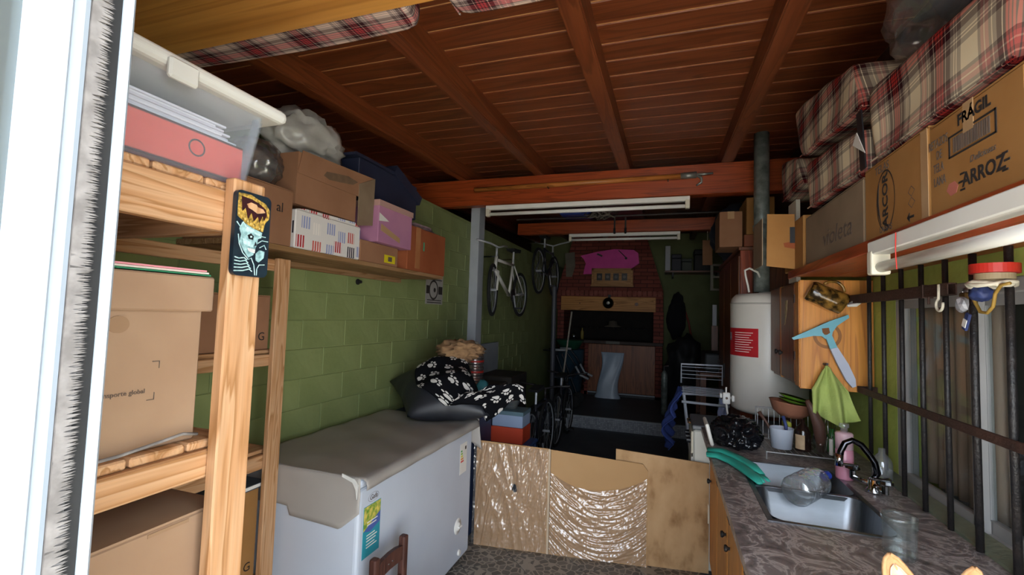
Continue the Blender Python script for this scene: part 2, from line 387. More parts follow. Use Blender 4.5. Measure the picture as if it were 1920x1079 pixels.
def carton(name, label, x0, x1, y0, y1, z0, z1, m, face='X+', group=None, tape=True, flaps=True, ang=0, tm=None, lid=0):
    """closed cardboard box: body, two top flaps meeting at a seam, tape over the seam"""
    c = ((x0+x1)/2, (y0+y1)/2, z0); t = thing(name, label, 'box', c, group)
    hh = z1-.004 if flaps else z1
    def rr(b): return rot(b, ang, c) if ang else b
    obj('body', rr(bx(x0, x1, y0, y1, z0, hh, bev=.003)), m, t)
    if flaps:
        xm = (x0+x1)/2
        obj('flap', rr(bx(x0+.001, xm-.0015, y0+.001, y1-.001, hh, z1)), m, t); obj('flap', rr(bx(xm+.0015, x1-.001, y0+.001, y1-.001, hh, z1)), m, t)
    if tape:
        tp = bx((x0+x1)/2-.025, (x0+x1)/2+.025, y0-.001, y1+.001, z1-.06, z1+.001)
        obj('tape', rr(tp), tm or TAPE, t)
    return t

# ---------------------------------------------------------------- the setting
XL, XR, YB = -1.95, .97, 9.2
SL = .05
def zr(y): return 2.80+(y-3.9)*SL          # underside of the rafters
def zc(y): return 2.925+(y-3.9)*SL         # underside of the ceiling boards
struct('ground_outside', bx(-9, 9, -14, .2, -.12, -.02), mat('pale_concrete', '#cfc8bb', '#bfb8ab', 2, rough=.9))
bpy.data.objects['ground_outside']['kind'] = 'structure'
floor = struct('floor', bx(XL-.1, XR+.1, .2, 6.55, -.12, -.006), SLATE)
TILE = cobble('stone_pattern_tile', '#544f4a', '#655f59', '#8d8579', 21, edge=.07, rough=.5)
tl = .33; first = None
for i in range(-12, 13):
    for j in range(-12, 13):
        cx_, cy_ = -.45+(i-j)*tl*.7071, 2.2+(i+j)*tl*.7071
        if not (-1.42 < cx_ < .30 and .5 < cy_ < 3.2): continue
        if first is None:
            b = bx(-tl/2+.002, tl/2-.002, -tl/2+.002, tl/2-.002, -.006, 0, bev=.0015)
            rot(b, 45, (0, 0, 0)); bmesh.ops.translate(b, verts=b.verts[:], vec=(cx_, cy_, 0))
            me = None; first = obj('tile', b, TILE, floor)
            for v in first.data.vertices: v.co -= Vector((cx_, cy_, 0))-WLOC['floor']
            first.location = Vector((cx_, cy_, 0))-WLOC['floor']
        else:
            dupmesh(first, Vector((cx_, cy_, 0))-WLOC['floor'], floor)
platform = struct('floor_raised', bx(XL-.1, XR+.1, 6.56, YB, -.12, .165), SLATE)
obj('riser_mosaic', bx(XL, XR, 6.548, 6.562, 0, .155), cobble('mosaic', '#8d929a', '#a9aeb5', '#63676e', 42, square=True), platform)
obj('nosing_strip', bx(XL, XR, 6.54, 6.575, .153, .168, bev=.003), mat('grey_trim', '#9aa0a6', rough=.4), platform)

wl = struct('wall_left', bx(XL-.15, XL, .2, YB, -.05, 2.50), GREEN2)
struct('wall_left_upper', bx(XL-.85, XL-.75, .2, YB+.15, 2.35, 3.45), mat('dark_stained_boards', '#4a2d1c', '#3d2416', 3, (1, 1, 9), rough=.7))
struct('wall_left_ledge', bx(XL-.76, XL-.149, .2, YB+.15, 2.40, 2.50), mat('dark_stained_boards', '#4a2d1c'))
bw, bh = .36, .165; first = None; nb = 0
for r_ in range(0, 15):
    for k in range(0, 16):
        y0 = 1.02+k*bw+(bw/2 if r_ % 2 else 0)
        if y0 > 6.3 or nb >= 290: continue
        loc = Vector((XL, y0+bw/2, r_*bh+bh/2))-WLOC['wall_left']
        if first is None:
            b = bx(XL-.01, XL+.0045, y0+.002, y0+bw-.002, r_*bh+.002, (r_+1)*bh-.002, bev=.004, seg=2)
            first = obj('brick', b, GREEN, wl)
            off = loc.copy()
            for v in first.data.vertices: v.co -= off
            first.location = off
        else:
            d = dupmesh(first, loc+Vector((random.uniform(-.0015, .0012), random.uniform(-.003, .003), random.uniform(-.002, .002))), wl)
        nb += 1
# right wall with its window opening
WY0, WY1, WZ0, WZ1 = .55, 2.50, .86, 1.71
wr = bm_()
box(wr, XR, XR+.15, .2, WY0, -.05, 2.30); box(wr, XR, XR+.15, WY1, YB, -.05, 2.30)
box(wr, XR, XR+.15, WY0, WY1, -.05, WZ0); box(wr, XR, XR+.15, WY0, WY1, WZ1, 2.30)
struct('wall_right_upper', bx(XR+.002, XR+.15, .2, YB, 2.30, 3.4), mat('dark_stained_boards', '#4a2d1c', '#3d2416', 3, (1, 1, 9), rough=.7))
struct('wall_right', wr, mat('green_wall_worn', '#bccb66', '#a3b256', 3.5, rough=.7, bump=.35, bscale=25, detail=7))
struct('wall_back', bx(XL-.85, XR+.15, YB, YB+.15, -.05, 3.5), mat('dull_olive_paint', '#6a7048', '#5f6540', 3, rough=.8))
fr_ = bm_(); box(fr_, XL-.85, XR+.15, .2, .3, 2.2, 3.2); box(fr_, XL-.15, -.53, .2, .3, -.05, 2.2); box(fr_, .93, XR+.15, .2, .3, -.05, 2.2); box(fr_, XL-.15, XR+.15, -.75, .2, 2.62, 2.75)  # last box is an unseen eave added to keep sun off the door
struct('wall_front_added_eave', fr_, mat('grey_render', '#c2bfb8', '#b3b0a8', 4, rough=.9))

ce = struct('ceiling', pr([(.2, zc(.2)+.0045), (YB+.15, zc(YB+.15)+.0045), (YB+.15, zc(YB+.15)+.12), (.2, zc(.2)+.12)], 'X', XL-.85, XR+.15), mat('groove_wood_highlight', '#d8a26c', '#cc9560', 5, rough=.6))  # pale tongue wood in the gaps also paints light caught on plank bevels
pw = .1652; y = .3; k = 0; first = None
while y < YB-.05:
    b = bx(XL-.75, XR, -pw/2+.0055, pw/2-.0055, 0, .012, bev=.003)
    rot(b, math.degrees(math.atan(SL)), (0, 0, 0), 'X')
    yc = y+pw/2; loc = Vector((0, yc, zc(yc)))
    if first is None:
        bmesh.ops.translate(b, verts=b.verts[:], vec=loc); first = obj('plank', b, CEIL('x'), ce)
        off = loc-WLOC['ceiling']
        for v in first.data.vertices: v.co -= off
        first.location = off
    else:
        b.free(); dupmesh(first, loc-WLOC['ceiling'], ce)
    y += pw
for xc in (-2.55, -1.83, -1.09, -.35, .44):
    w = .044
    b = pr([(.3, zr(.3)), (YB, zr(YB)), (YB, zc(YB)+.005), (.3, zc(.3)+.005)], 'X', xc-w, xc+w)
    bmesh.ops.bevel(b, geom=[e for e in b.edges if abs(e.verts[0].co.y-e.verts[1].co.y) > 1 and e.verts[0].co.z < zr(e.verts[0].co.y)+.01], offset=.006, segments=2, affect='EDGES')
    obj('rafter', b, CEIL('y'), ce)
obj('beam', bx(XL-.75, XR, 3.9, 4.0, 2.555, 2.803, bev=.005), REDW('x'), ce)
obj('beam', bx(XL, XR, 5.95, 6.04, 2.645, 2.80, bev=.005), REDW('x'), ce)
cl = struct('trim_1', bx(XL+.002, XL+.10, 4.37, 4.52, 0, 2.86, bev=.004), mat('pale_grey_paint', '#aeb3bb', '#a3a8b0', 5, rough=.7))

# window: aluminium frame, two sashes, glass, curtain and a dark room behind
wn = struct('window_1', bx(XR+.0, XR+.06, WY0, WY1, WZ1-.045, WZ1, bev=.003), ALU)
GF = mat('grey_aluminium', '#a9a8a7', '#9d9c9a', 4, rough=.45)
wn.data.materials[0] = GF
obj('sill_track', bx(XR+.0, XR+.09, WY0, WY1, WZ0, WZ0+.035, bev=.003), GF, wn)
obj('jamb', bx(XR+.0, XR+.06, WY1-.04, WY1, WZ0, WZ1-.045, bev=.003), GF, wn)
obj('jamb', bx(XR+.0, XR+.06, WY0, WY0+.04, WZ0, WZ1-.045, bev=.003), GF, wn)
for (a, b_, xo) in ((1.94, 2.46, .005), (1.42, 1.985, .03), (.62, 1.45, .005)):
    s = bm_(); x_ = XR+xo
    box(s, x_, x_+.022, a, a+.045, WZ0+.035, WZ1-.045, bev=.002); box(s, x_, x_+.022, b_-.03, b_, WZ0+.035, WZ1-.045, bev=.002)
    box(s, x_, x_+.022, a, b_, WZ0+.035, WZ0+.075); box(s, x_, x_+.022, a, b_, WZ1-.08, WZ1-.045)
    so = obj('sash', s, GF, wn)
    obj('pane', bx(x_+.008, x_+.013, a+.04, b_-.028, WZ0+.07, WZ1-.075), PANE, so)
struct('sill_ledge', pr([(XR-.06, .89), (XR+.0, .905), (XR+.0, .85), (XR-.06, .85)], 'Y', .4, 2.60), mat('cement_grey_green', '#7b7f6a', '#6d7462', 6, rough=.9, bump=.4))
bpy.data.objects['sill_ledge'].name = 'trim_2'
rm = bm_()
box(rm, XR+.15, XR+1.5, .2, .3, .2, 2.4); box(rm, XR+.15, XR+1.5, 3.2, 3.3, .2, 2.4); box(rm, XR+1.5, XR+1.6, .2, 3.3, .2, 2.4); box(rm, XR+.15, XR+1.5, .2, 3.3, .1, .2); box(rm, XR+.15, XR+1.5, .2, 3.3, 2.4, 2.5)
struct('wall_beyond', rm, mat('dim_room_paint', '#6f6a62', '#66615a', 3, rough=.9))
def cur(u, v): 
    return (XR+.088+.014*math.sin(u*46)+.006*math.sin(u*17), 1.96+u*.50, .91+v*.76)
tag(obj('curtain', sh(90, 6, cur), mat('brown_curtain', '#b59c86', '#a08874', 4, (1, 9, .5), rough=.95), smooth=True, solid=.003), 'brown pleated curtain hanging behind the barred window', 'curtain')

# ---------------------------------------------------------------- sliding door at the left edge of the opening
dr = struct('door_1', bx(-.515, -.480, .211, .2505, 0, 2.23, bev=.006, seg=2), ALU)
obj('stile_ridge', bx(-.482, -.477, .226, .236, 0, 2.23, bev=.002), ALU, dr)
obj('gasket', bx(-.505, -.484, .2505, .274, 0, 2.23), RUB, dr)
obj('edge_strip', bx(-.505, -.479, .274, .2835, 0, 2.23, bev=.003), ALU, dr)
obj('stile', bx(-.515, -.480, -.62, -.57, 0, 2.23, bev=.004), ALU, dr)
obj('pane', bx(-.500, -.495, -.57, .213, .08, 2.15), glassy('grey_reflection_glass', (.30, .33, .33), .03, .3, .22, .2), dr)  # grey tint and haze paint a dull reflection into the pane
obj('rail', bx(-.515, -.480, -.57, .211, 0, .08), ALU, dr); obj('rail', bx(-.515, -.480, -.57, .211, 2.15, 2.23), ALU, dr)
bb = bm_()
rnd = random.Random(3)
for z in range(0, 1100):
    z_ = z*.00203
    for q in range(3):
        y1 = .2655+rnd.uniform(-.0022, .0016); xx = -.4835+q*.0015
        v = [bb.verts.new(p) for p in ((xx, .2495, z_-.0012), (xx, .2495, z_+.0030), (xx+.0005, y1, z_+.001+rnd.uniform(-.0015, .002)))]
        bb.faces.new(v[::-1])
box(bb, -.4840, -.4836, .2505, .262, 0, 2.23)
obj('brush_strip', bb, mat('grey_pile', '#7d7977', '#635f5d', 60, rough=1), dr, kind='stuff')
# ---------------------------------------------------------------- pine shelving unit in the front corner
def rail(t, *a, ax='y', name='rail'): return obj(name, bx(*a, bev=.003), PINE(ax), t)
su = thing('shelving_unit', 'rough pine shelving unit with thick rails beside the sliding door', 'shelf', (-1.35, .5, 0))
for (a, b_, c, d) in ((-.79, -.765, .635, .705), (-.79, -.765, .32, .39), (-1.92, -1.895, .635, .705), (-1.92, -1.895, .32, .39)):
    rail(su, a, b_, c, d, 0, 1.79 if a > -1 else 1.76, ax='z', name='post')
for (z0, z1) in ((1.69, 1.768), (1.237, 1.287), (.78, .85), (.25, .32)):
    rail(su, -.815, -.791, .33, .70, z0, z1); rail(su, -1.894, -1.87, .33, .70, z0, z1)
    rail(su, -1.87, -.815, .66, .685, z0-.0, z1-.01, ax='x', name='long_rail')
    for k in range(4):
        y0 = .33+k*.0925
        rail(su, -1.89, -.80, y0, y0+.088, z1+.001, z1+.017, ax='x', name='shelf_board')
# phone case leaning on the post top
ph = thing('phone_case', 'dark phone case with crowned skull print on the pine post', 'phone case', (-.752, .669, 1.60))
PX = -.7625
def rrect(cy, cz, w, h, r, n=5):
    P = []
    for (sx, sy, a0) in ((1, 1, 0), (-1, 1, 90), (-1, -1, 180), (1, -1, 270)):
        for i in range(n+1):
            a = R(a0+90*i/n); P.append((cy+sx*(w/2-r)+r*math.cos(a), cz+sy*(h/2-r)+r*math.sin(a)))
    return P
CY, CZ = .6705, 1.687
obj('shell', pr(rrect(CY, CZ, .078, .160, .011), 'X', PX, PX+.009), mat('case_dark', '#141d27', '#1c2a33', 40, rough=.35), ph)
def flat(pts, name, m, h=.0006, parent=ph):
    P = [(CY+a*.078, CZ+b*.160) for a, b in pts]
    return obj(name, pr(P, 'X', PX+.009, PX+.009+h), m, parent)
SKUL = mat('skull_print', '#9fc2c4', '#4f7479', 90, rough=.4, lo=.4, hi=.7); GOLD = mat('gold_print', '#c9a44c', '#5d4a22', 160, rough=.4)
flat([(-.46, .46), (-.11, .47), (.09, .44), (.32, .41), (.46, .34), (.45, .23), (.34, .17), (.29, .06), (.05, .07), (-.175, .11), (-.456, .19)], 'crown_print', GOLD)
flat([(-.38, .43), (-.1, .42), (.12, .395), (.34, .34), (.38, .27), (.30, .20), (.25, .25), (.17, .16), (.11, .23), (.0, .16), (-.08, .26), (-.17, .17), (-.25, .30), (-.34, .25)], 'crown_velvet', mat('maroon_print', '#3a1218', '#180a10', 60, rough=.5), .0009)
flat([(-.22, .35), (-.11, .38), (.05, .37), (.09, .345), (.25, .335), (.32, .30), (.2, .28), (.09, .265), (-.06, .295), (-.175, .31)], 'camera_cutout', PINE('z'), .0012)
GL = mat('gold_bright', '#e3cf93', '#b08a35', 200, rough=.35)
for k in range(9):
    t_ = k/8; ax, az = -.42+.68*t_, .225-.135*math.sin(t_*1.5)-.005
    flat([(ax-.02, az), (ax, az+.016), (ax+.02, az), (ax, az-.016)], 'jewel_print', GL, .0009)
SK2 = mat('skull_pale', '#c3dcdc', '#8db3b5', 120, rough=.4)
flat([(-.31, .13), (-.05, .085), (.27, .045), (.25, -.02), (.16, -.04), (.14, -.107), (.09, -.17), (.05, -.24), (-.085, -.28), (-.24, -.195), (-.355, -.107), (-.32, -.02), (-.38, .046)], 'skull_print', SKUL)
flat([(-.18, .085), (.22, .04), (.20, -.0), (.02, .02), (-.12, .02), (-.22, .03)], 'brow_print', SK2, .0009)
flat([(-.28, -.06), (-.16, -.07), (.02, -.11), (.04, -.15), (-.12, -.14), (-.25, -.12)], 'cheek_print', SK2, .0009)
flat([(-.15, -.015), (-.06, .012), (.03, -.015), (.01, -.06), (-.11, -.058)], 'eye_socket', BLK, .0012)
flat([(-.08, -.02), (-.03, -.015), (-.02, -.035), (-.07, -.04)], 'eye_glint', SK2, .0015)
flat([(.09, -.075), (.13, -.118), (.05, -.135)], 'nose_hole', BLK, .0012)
flat([(-.13, -.165), (.09, -.172), (.08, -.215), (-.085, -.205)], 'teeth', WPLA, .0012)
for k in range(4): flat([(-.09+k*.045, -.165), (-.084+k*.045, -.165), (-.078+k*.045, -.208), (-.084+k*.045, -.208)], 'tooth_gap', BLK, .0015)
flat([(.12, -.22), (.22, -.17), (.38, -.18), (.36, -.26), (.22, -.32), (.13, -.30)], 'collar_print', SKUL)
def stroke(pts, r=.0009): return obj('line_print', tb([(PX+.0093, CY+a_*.078, CZ+b_*.16) for a_, b_ in pts], r, 5), SK2, ph)
stroke([(-.40, -.02), (-.36, -.13), (-.25, -.23), (-.08, -.30), (.0, -.28), (.09, -.36), (.13, -.48)]); stroke([(.18, -.48), (.18, -.40), (.24, -.35), (.40, -.34)]); stroke([(.14, -.04), (.24, .0), (.38, .0)]); stroke([(.16, -.09), (.28, -.05), (.46, -.05)]); stroke([(.22, -.14), (.36, -.10), (.42, -.15)])
for k in range(5): stroke([(-.46, -.29-k*.04), (-.34+.03*k, -.30-k*.035), (-.2+.04*k, -.285-k*.032), (-.12+.04*k, -.31-k*.032)], .0012)
stroke([(-.46, .12), (-.36, .07), (-.28, .13), (-.2, .08)], .0012)

# archive box with lid on the middle shelf, folders on it
ab = thing('archive_box', 'tan archive box with lift-off lid and transporte global print', 'box', (-.98, .5, 1.305))
obj('body', bx(-1.20, -.822, .335, .634, 1.305, 1.56, bev=.003), CARD, ab)
obj('lid', bx(-1.21, -.812, .325, .648, 1.538, 1.602, bev=.003), CARD, ab)
text(ab, 'transporte global', .0105, (-.8205, .506, 1.404), (0, 1, .0), (0, 0, 1), INKG)
text(ab, 'al', .010, (-.8205, .470, 1.428), (0, 1, 0), (0, 0, 1), INKG)
for (yy, zz, s1, s2) in ((.563, 1.452, -1, -1), (.558, 1.388, -1, 1), ):
    c_ = bm_(); box(c_, -.8215, -.8208, yy-.012, yy, zz-.0006, zz+.0006); box(c_, -.8215, -.8208, yy-.0012, yy, min(zz, zz+s2*.012), max(zz, zz+s2*.012)); obj('corner_mark', c_, INKG, ab)
obj('hand_hole', pr([(.495+.016*math.cos(a*.4), 1.515+.014*math.sin(a*.4)) for a in range(0, 16)], 'X', -.8218, -.8205), mat('cut_card', '#8d6f54', rough=.95), ab)
for i, (cc, lb, z0) in enumerate((('#2f7f5c', 'green folder lying lowest on the archive box lid', 1.604), ('#d9d5cf', 'white folder between the coloured ones on the archive box', 1.607), ('#d58a93', 'pink folder lying topmost on the archive box lid', 1.610))):
    b = bm_(); box(b, -1.16, -.815+.01*i, .34, .64-.012*i, z0, z0+.0012); box(b, -1.16, -.815+.01*i, .34, .64-.012*i, z0+.0014, z0+.0026); box(b, -1.16, -1.158, .34, .64-.012*i, z0, z0+.0026)
    tag(obj('folder', b, mat('folder_%d' % i, cc, rough=.6)), lb, 'folder')
cord = [(-.80, .36, 1.309), (-.797, .42, 1.309), (-.799, .47, 1.313), (-.800, .53, 1.322), (-.798, .59, 1.326), (-.792, .625, 1.318), (-.79, .63, 1.309)]
tag(obj('cable', tb([(-.815, .38, 1.309), (-.806, .44, 1.309), (-.804, .5, 1.311), (-.806, .56, 1.317), (-.806, .6, 1.322), (-.812, .632, 1.314)], .0028, 8), mat('grey_cord', '#8f8a86', '#6f6a68', 30, rough=.7), smooth=True), 'grey cord lying in front of the archive box', 'cord')
# lower carton and wrapped bits behind
lc = carton('carton', 'large plain carton on the low pine shelf under the archive box', -1.24, -.815, .335, .70, .87, 1.172, CARD)
b = bx(-1.10, -.93, .335, .63, .0, .0+.001)
obj('seam_tear', bx(-.8152, -.8138, .56, .63, 1.158, 1.164), mat('cut_card', '#8d6f54'), lc)
tag(obj('cloth_bundle', blob((-1.40, .52, 1.375), (.13, .14, .075), .2, 3, 3, seed=4, flat=1.307), mat('purple_cloth', '#3c3566', '#4b4276', 12, rough=.95), smooth=True), 'folded purple cloth behind the archive box', 'cloth')
carton('carton', 'low brown carton standing behind the archive box', -1.86, -1.56, .34, .64, 1.305, 1.56, CARD2)

# plastic storage tub with binder and papers
tb_ = thing('storage_tub', 'translucent lidded plastic storage tub on top of the pine shelves', 'tub', (-1.05, .52, 1.787))
TUBM = glassy('frosted_plastic', (.90, .92, .95), .0, .35, .07, .12)
def tubwall(x0, x1, y0, y1, z0, z1, gr=.02, t=.003):
    b = bm_()
    for dx, s in ((0, 1),):
        lo = [(x0+gr, y0+gr), (x1-gr, y0+gr), (x1-gr, y1-gr), (x0+gr, y1-gr)]; hi = [(x0, y0), (x1, y0), (x1, y1), (x0, y1)]
        A = [b.verts.new((*p, z0)) for p in lo]; B = [b.verts.new((*p, z1)) for p in hi]
        b.faces.new(A[::-1])
        for i in range(4): b.faces.new((A[i], A[(i+1) % 4], B[(i+1) % 4], B[i]))
    bmesh.ops.bevel(b, geom=[e for e in b.edges if abs(e.verts[0].co.z-e.verts[1].co.z) > .05], offset=.02, segments=4, affect='EDGES')
    return b
obj('wall', tubwall(-1.36, -.79, .34, .728, 1.787, 1.945), TUBM, tb_, solid=.003, smooth=False)
lidm = mat('frosted_lid', '#b9b7b0', '#aeaca6', 5, rough=.4)
l = bx(-1.385, -.765, .315, .752, 1.935, 1.962, bev=.012, seg=3); obj('lid', l, lidm, tb_)
obj('lid_rib', bx(-1.33, -.82, .37, .70, 1.962, 1.968, bev=.004), lidm, tb_)
obj('latch', bx(-.768, -.756, .50, .55, 1.915, 1.95, bev=.004), lidm, tb_)
bi = thing('ring_binder', 'coral red ring binder lying flat in the storage tub', 'binder', (-1.0, .52, 1.792))
CORAL = mat('coral_board', '#e0503f', '#d84a3b', 6, rough=.5)
b = bm_(); box(b, -1.12, -.822, .36, .695, 1.797, 1.801); box(b, -1.12, -.822, .36, .695, 1.866, 1.87); box(b, -.826, -.822, .36, .695, 1.797, 1.87)
obj('cover', b, CORAL, bi)
obj('finger_ring', lt([(.013, -.0005), (.016, -.0005), (.016, .0015), (.013, .0015), (.013, -.0005)], (-.8225, .60, 1.838), 28, 'X', cap=False), CHROME, bi)
obj('finger_hole', lt([(.0, 0), (.0135, 0), (.0135, .001)], (-.8225, .60, 1.838), 28, 'X', cap=False), mat('hole_grey', '#5b5f66', rough=.8), bi)
obj('papers', bx(-1.11, -.832, .37, .69, 1.803, 1.864), WPLA, bi)
obj('tub_liner', bx(-1.2, -.86, .36, .69, 1.790, 1.795), mat('lilac', '#a25fb5', rough=.5), tb_)
for i in range(7):
    y1_ = .685-.012*(i % 3)-.004*i; z0 = 1.8715+i*.0045
    tag(obj('paper_stack', bx(-1.12+.004*i, -.828-.003*(i % 2), .355, y1_, z0, z0+.0042, bev=.0008), mat('paper_%d' % (i % 3), ('#d9d4d6', '#cfc9cc', '#e2dddc')[i % 3], rough=.8)), 'white papers heaped on the red binder in the tub', 'paper', 'papers in the storage tub')

# ---------------------------------------------------------------- second pine frame against the wall before the freezer
s2 = thing('pine_rack', 'narrow pine shelf frame against the green wall beside the freezer', 'shelf', (-1.75, 1.2, 0))
rail(s2, -1.635, -1.61, 1.575, 1.645, 0, 1.765, ax='z', name='post'); rail(s2, -1.935, -1.91, 1.575, 1.645, 0, 1.765, ax='z', name='post')
rail(s2, -1.635, -1.61, .76, .83, 0, 1.765, ax='z', name='post'); rail(s2, -1.935, -1.91, .76, .83, 0, 1.765, ax='z', name='post')
for (z0, z1) in ((1.295, 1.345), (.855, .915), (.3, .36)):
    rail(s2, -1.66, -1.636, .78, 1.64, z0, z1); rail(s2, -1.909, -1.885, .78, 1.64, z0, z1)
    for k in range(3): rail(s2, -1.9+k*.082, -1.82+k*.082, .78, 1.64, z1+.001, z1+.018, name='shelf_board')
rail(s2, -1.66, -1.636, .78, 1.64, 1.71, 1.76); 
c1 = carton('carton', 'brown carton on the upper board of the wall shelf frame', -1.87, -1.668, 1.20, 1.60, 1.364, 1.60, CARD2)
text(c1, 'G', .05, (-1.6665, 1.56, 1.42), (0, 1, 0), (0, 0, 1))
c2 = carton('carton', 'tall carton on the lowest board of the wall shelf frame', -1.87, -1.668, 1.1, 1.60, .379, .775, CARD3)
text(c2, 'G', .05, (-1.6665, 1.56, .45), (0, 1, 0), (0, 0, 1))
bk = thing('book', 'thin white-edged book lying on the tall carton beside the freezer', 'book', (-1.76, 1.45, .777))
obj('cover', bx(-1.87, -1.645, 1.28, 1.615, .777, .780), mat('slate_cover', '#3d4450', rough=.5), bk); obj('pages', bx(-1.868, -1.648, 1.285, 1.612, .780, .795), WPLA, bk); obj('cover', bx(-1.87, -1.645, 1.28, 1.615, .795, .798), mat('slate_cover', '#3d4450'), bk)

# ---------------------------------------------------------------- long wall shelf on the left with its boxes
ws = thing('wall_shelf', 'long raw plank shelf fixed to the green wall above the freezer', 'shelf', (-1.77, 2.25, 1.80))
SHB = wood('shelf_raw', '#a5815f', '#98744f', '#86633f', 'y', .7, .7, .2)
obj('board', bx(-1.944, -1.775, 1.36, 3.11, 1.798, 1.822, bev=.002), SHB, ws); obj('board', bx(-1.772, -1.60, 1.36, 3.11, 1.798, 1.822, bev=.002), SHB, ws)
obj('wall_cleat', bx(-1.944, -1.92, 1.40, 3.05, 1.765, 1.798), SHB, ws)
ZS = 1.823
c = carton('carton', 'brown carton with black print at the near end of the left wall shelf', -1.93, -1.603, 1.375, 1.628, ZS, 2.075, CARD2)
text(c, 'al', .06, (-1.6015, 1.555, 1.985), (0, 1, 0), (0, 0, 1))
gb = thing('gift_box', 'box wrapped in white paper printed red and blue on the left wall shelf', 'box', (-1.77, 1.87, ZS))
GIFT = giftmat('gift_paper')
b = bx(-1.92, -1.595, 1.64, 2.105, ZS, 2.0, bev=.004); obj('wrapped_body', b, GIFT, gb)
obj('paper_fold', pr([(1.645, 2.001), (2.1, 2.001), (2.06, 2.02), (1.7, 2.012)], 'X', -1.75, -1.60), GIFT, gb)
bb_ = thing('open_carton', 'big open-flapped brown carton on top of the gift-wrapped box', 'box', (-1.75, 1.85, 2.024))
b = pr([(1.635, 2.024), (2.06, 2.024), (2.06, 2.25), (1.64, 2.265)], 'X', -1.92, -1.60); obj('body', b, CARD2, bb_)
obj('front_flap', pr([(1.636, 2.165), (2.075, 2.165), (2.20, 2.30), (1.66, 2.275)], 'X', -1.598, -1.594), CARD2, bb_)
obj('side_flap', pr([(2.07, 2.005), (2.20, 2.03), (2.205, 2.30), (2.07, 2.235)], 'X', -1.594, -1.588), mat('dusty_card', '#77614b', '#83705a', 6, rough=.9), bb_)
obj('dust_smudge', pr([(1.80, 2.20), (1.84, 2.19), (1.92, 2.20), (2.02, 2.215), (2.06, 2.24), (1.98, 2.25), (1.88, 2.235), (1.82, 2.225)], 'X', -1.5942, -1.5936), mat('smudge', '#5d4836', '#6e563f', 20, rough=.95), bb_)
# plastic-wrapped bundle, white bag
pb_ = thing('wrapped_bundle', 'dark folded bundle in clear crinkled plastic beside the storage tub', 'bundle', (-1.74, 1.50, 2.078))
obj('cloth', blob((-1.74, 1.50, 2.165), (.12, .10, .095), .2, 2.6, 4, seed=2, flat=2.080), mat('grey_cloth_bundle', '#5d5652', '#2c2a2d', 9, (1, 1, 4), rough=.5), pb_, smooth=True)
obj('plastic_wrap', blob((-1.73, 1.50, 2.17), (.135, .112, .108), .16, 4.5, 4, ridge=True, seed=5, flat=2.0785), FILM, pb_, smooth=True)
tag(obj('plastic_bag', blob((-1.76, 1.84, 2.40), (.12, .20, .125), .30, 2.4, 4, ridge=True, seed=9, flat=2.268), mat('white_bag_film', '#b5b3ae', '#9b9891', 7, rough=.35), smooth=True), 'knotted white plastic bag on the big open carton', 'bag')
fl = thing('flat_carton', 'low brown carton with yellow label under the pink box', 'box', (-1.75, 2.3, ZS))
obj('body', bx(-1.93, -1.60, 2.115, 2.49, ZS, 1.94, bev=.003), CARD2, fl); obj('label', bx(-1.6, -1.5988, 2.345, 2.46, 1.838, 1.885), mat('yellow_label', '#d8c41f', '#c9b41a', 30, rough=.5), fl)
obj('label_mark', bx(-1.5988, -1.5984, 2.385, 2.425, 1.848, 1.876), INKG, fl)
pk = thing('pink_box', 'dusty pink cardboard box above the yellow-labelled carton', 'box', (-1.75, 2.4, 1.942))
PINK = mat('pink_card', '#b17a95', '#a87190', 6, rough=.7)
b = bx(-1.90, -1.56, 2.215, 2.575, 1.942, 2.165, bev=.003); obj('body', b, PINK, pk)
obj('lid_edge', bx(-1.905, -1.554, 2.21, 2.58, 2.150, 2.185, bev=.002), mat('beige_pink', '#b08a80', rough=.8), pk)
obj('tape_patch', pr([(2.24, 2.05), (2.44, 1.995), (2.44, 1.965), (2.24, 2.01)], 'X', -1.5598, -1.559), TAPE, pk)
obj('paper_scrap', pr([(2.22, 2.11), (2.32, 2.075), (2.22, 2.062)], 'X', -1.5598, -1.5588), WPLA, pk)
nv = thing('navy_box', 'dark navy lidded box on the pink box under the ceiling', 'box', (-1.78, 2.55, 2.187))
obj('body', rot(bx(-1.93, -1.67, 2.16, 2.80, 2.187, 2.42, bev=.003), 0, (0, 0, 0)), NAVY, nv)
obj('lid', pr([(2.50, 2.43), (2.83, 2.30), (2.86, 2.36), (2.53, 2.49)], 'X', -1.94, -1.66), NAVY, nv)
obj('lid', pr([(2.12, 2.424), (2.5, 2.424), (2.5, 2.44), (2.12, 2.44)], 'X', -1.94, -1.66), NAVY, nv)
ob = thing('orange_carton', 'orange-brown carton at the far end of the left wall shelf', 'box', (-1.75, 2.85, ZS))
obj('body', bx(-1.93, -1.60, 2.60, 3.13, ZS, 2.12, bev=.004), CARD4, ob)
obj('tape', bx(-1.6005, -1.599, 2.70, 2.76, 1.84, 2.12), mat('shiny_tape', '#b27a52', '#a86f48', 6, rough=.2), ob)
obj('green_sticker', bx(-1.599, -1.598, 2.80, 2.815, 1.97, 2.03), mat('green_sticker', '#3f9c74', rough=.5), ob)
tag(obj('magazine_heap', blob((-1.76, 2.88, 2.14), (.15, .24, .03), .3, 4, 3, seed=3, flat=2.121), mat('mauve_paper', '#5a3a44', '#9a8388', 14, rough=.7)), 'crumpled mauve papers on top of the orange-brown carton', 'papers')
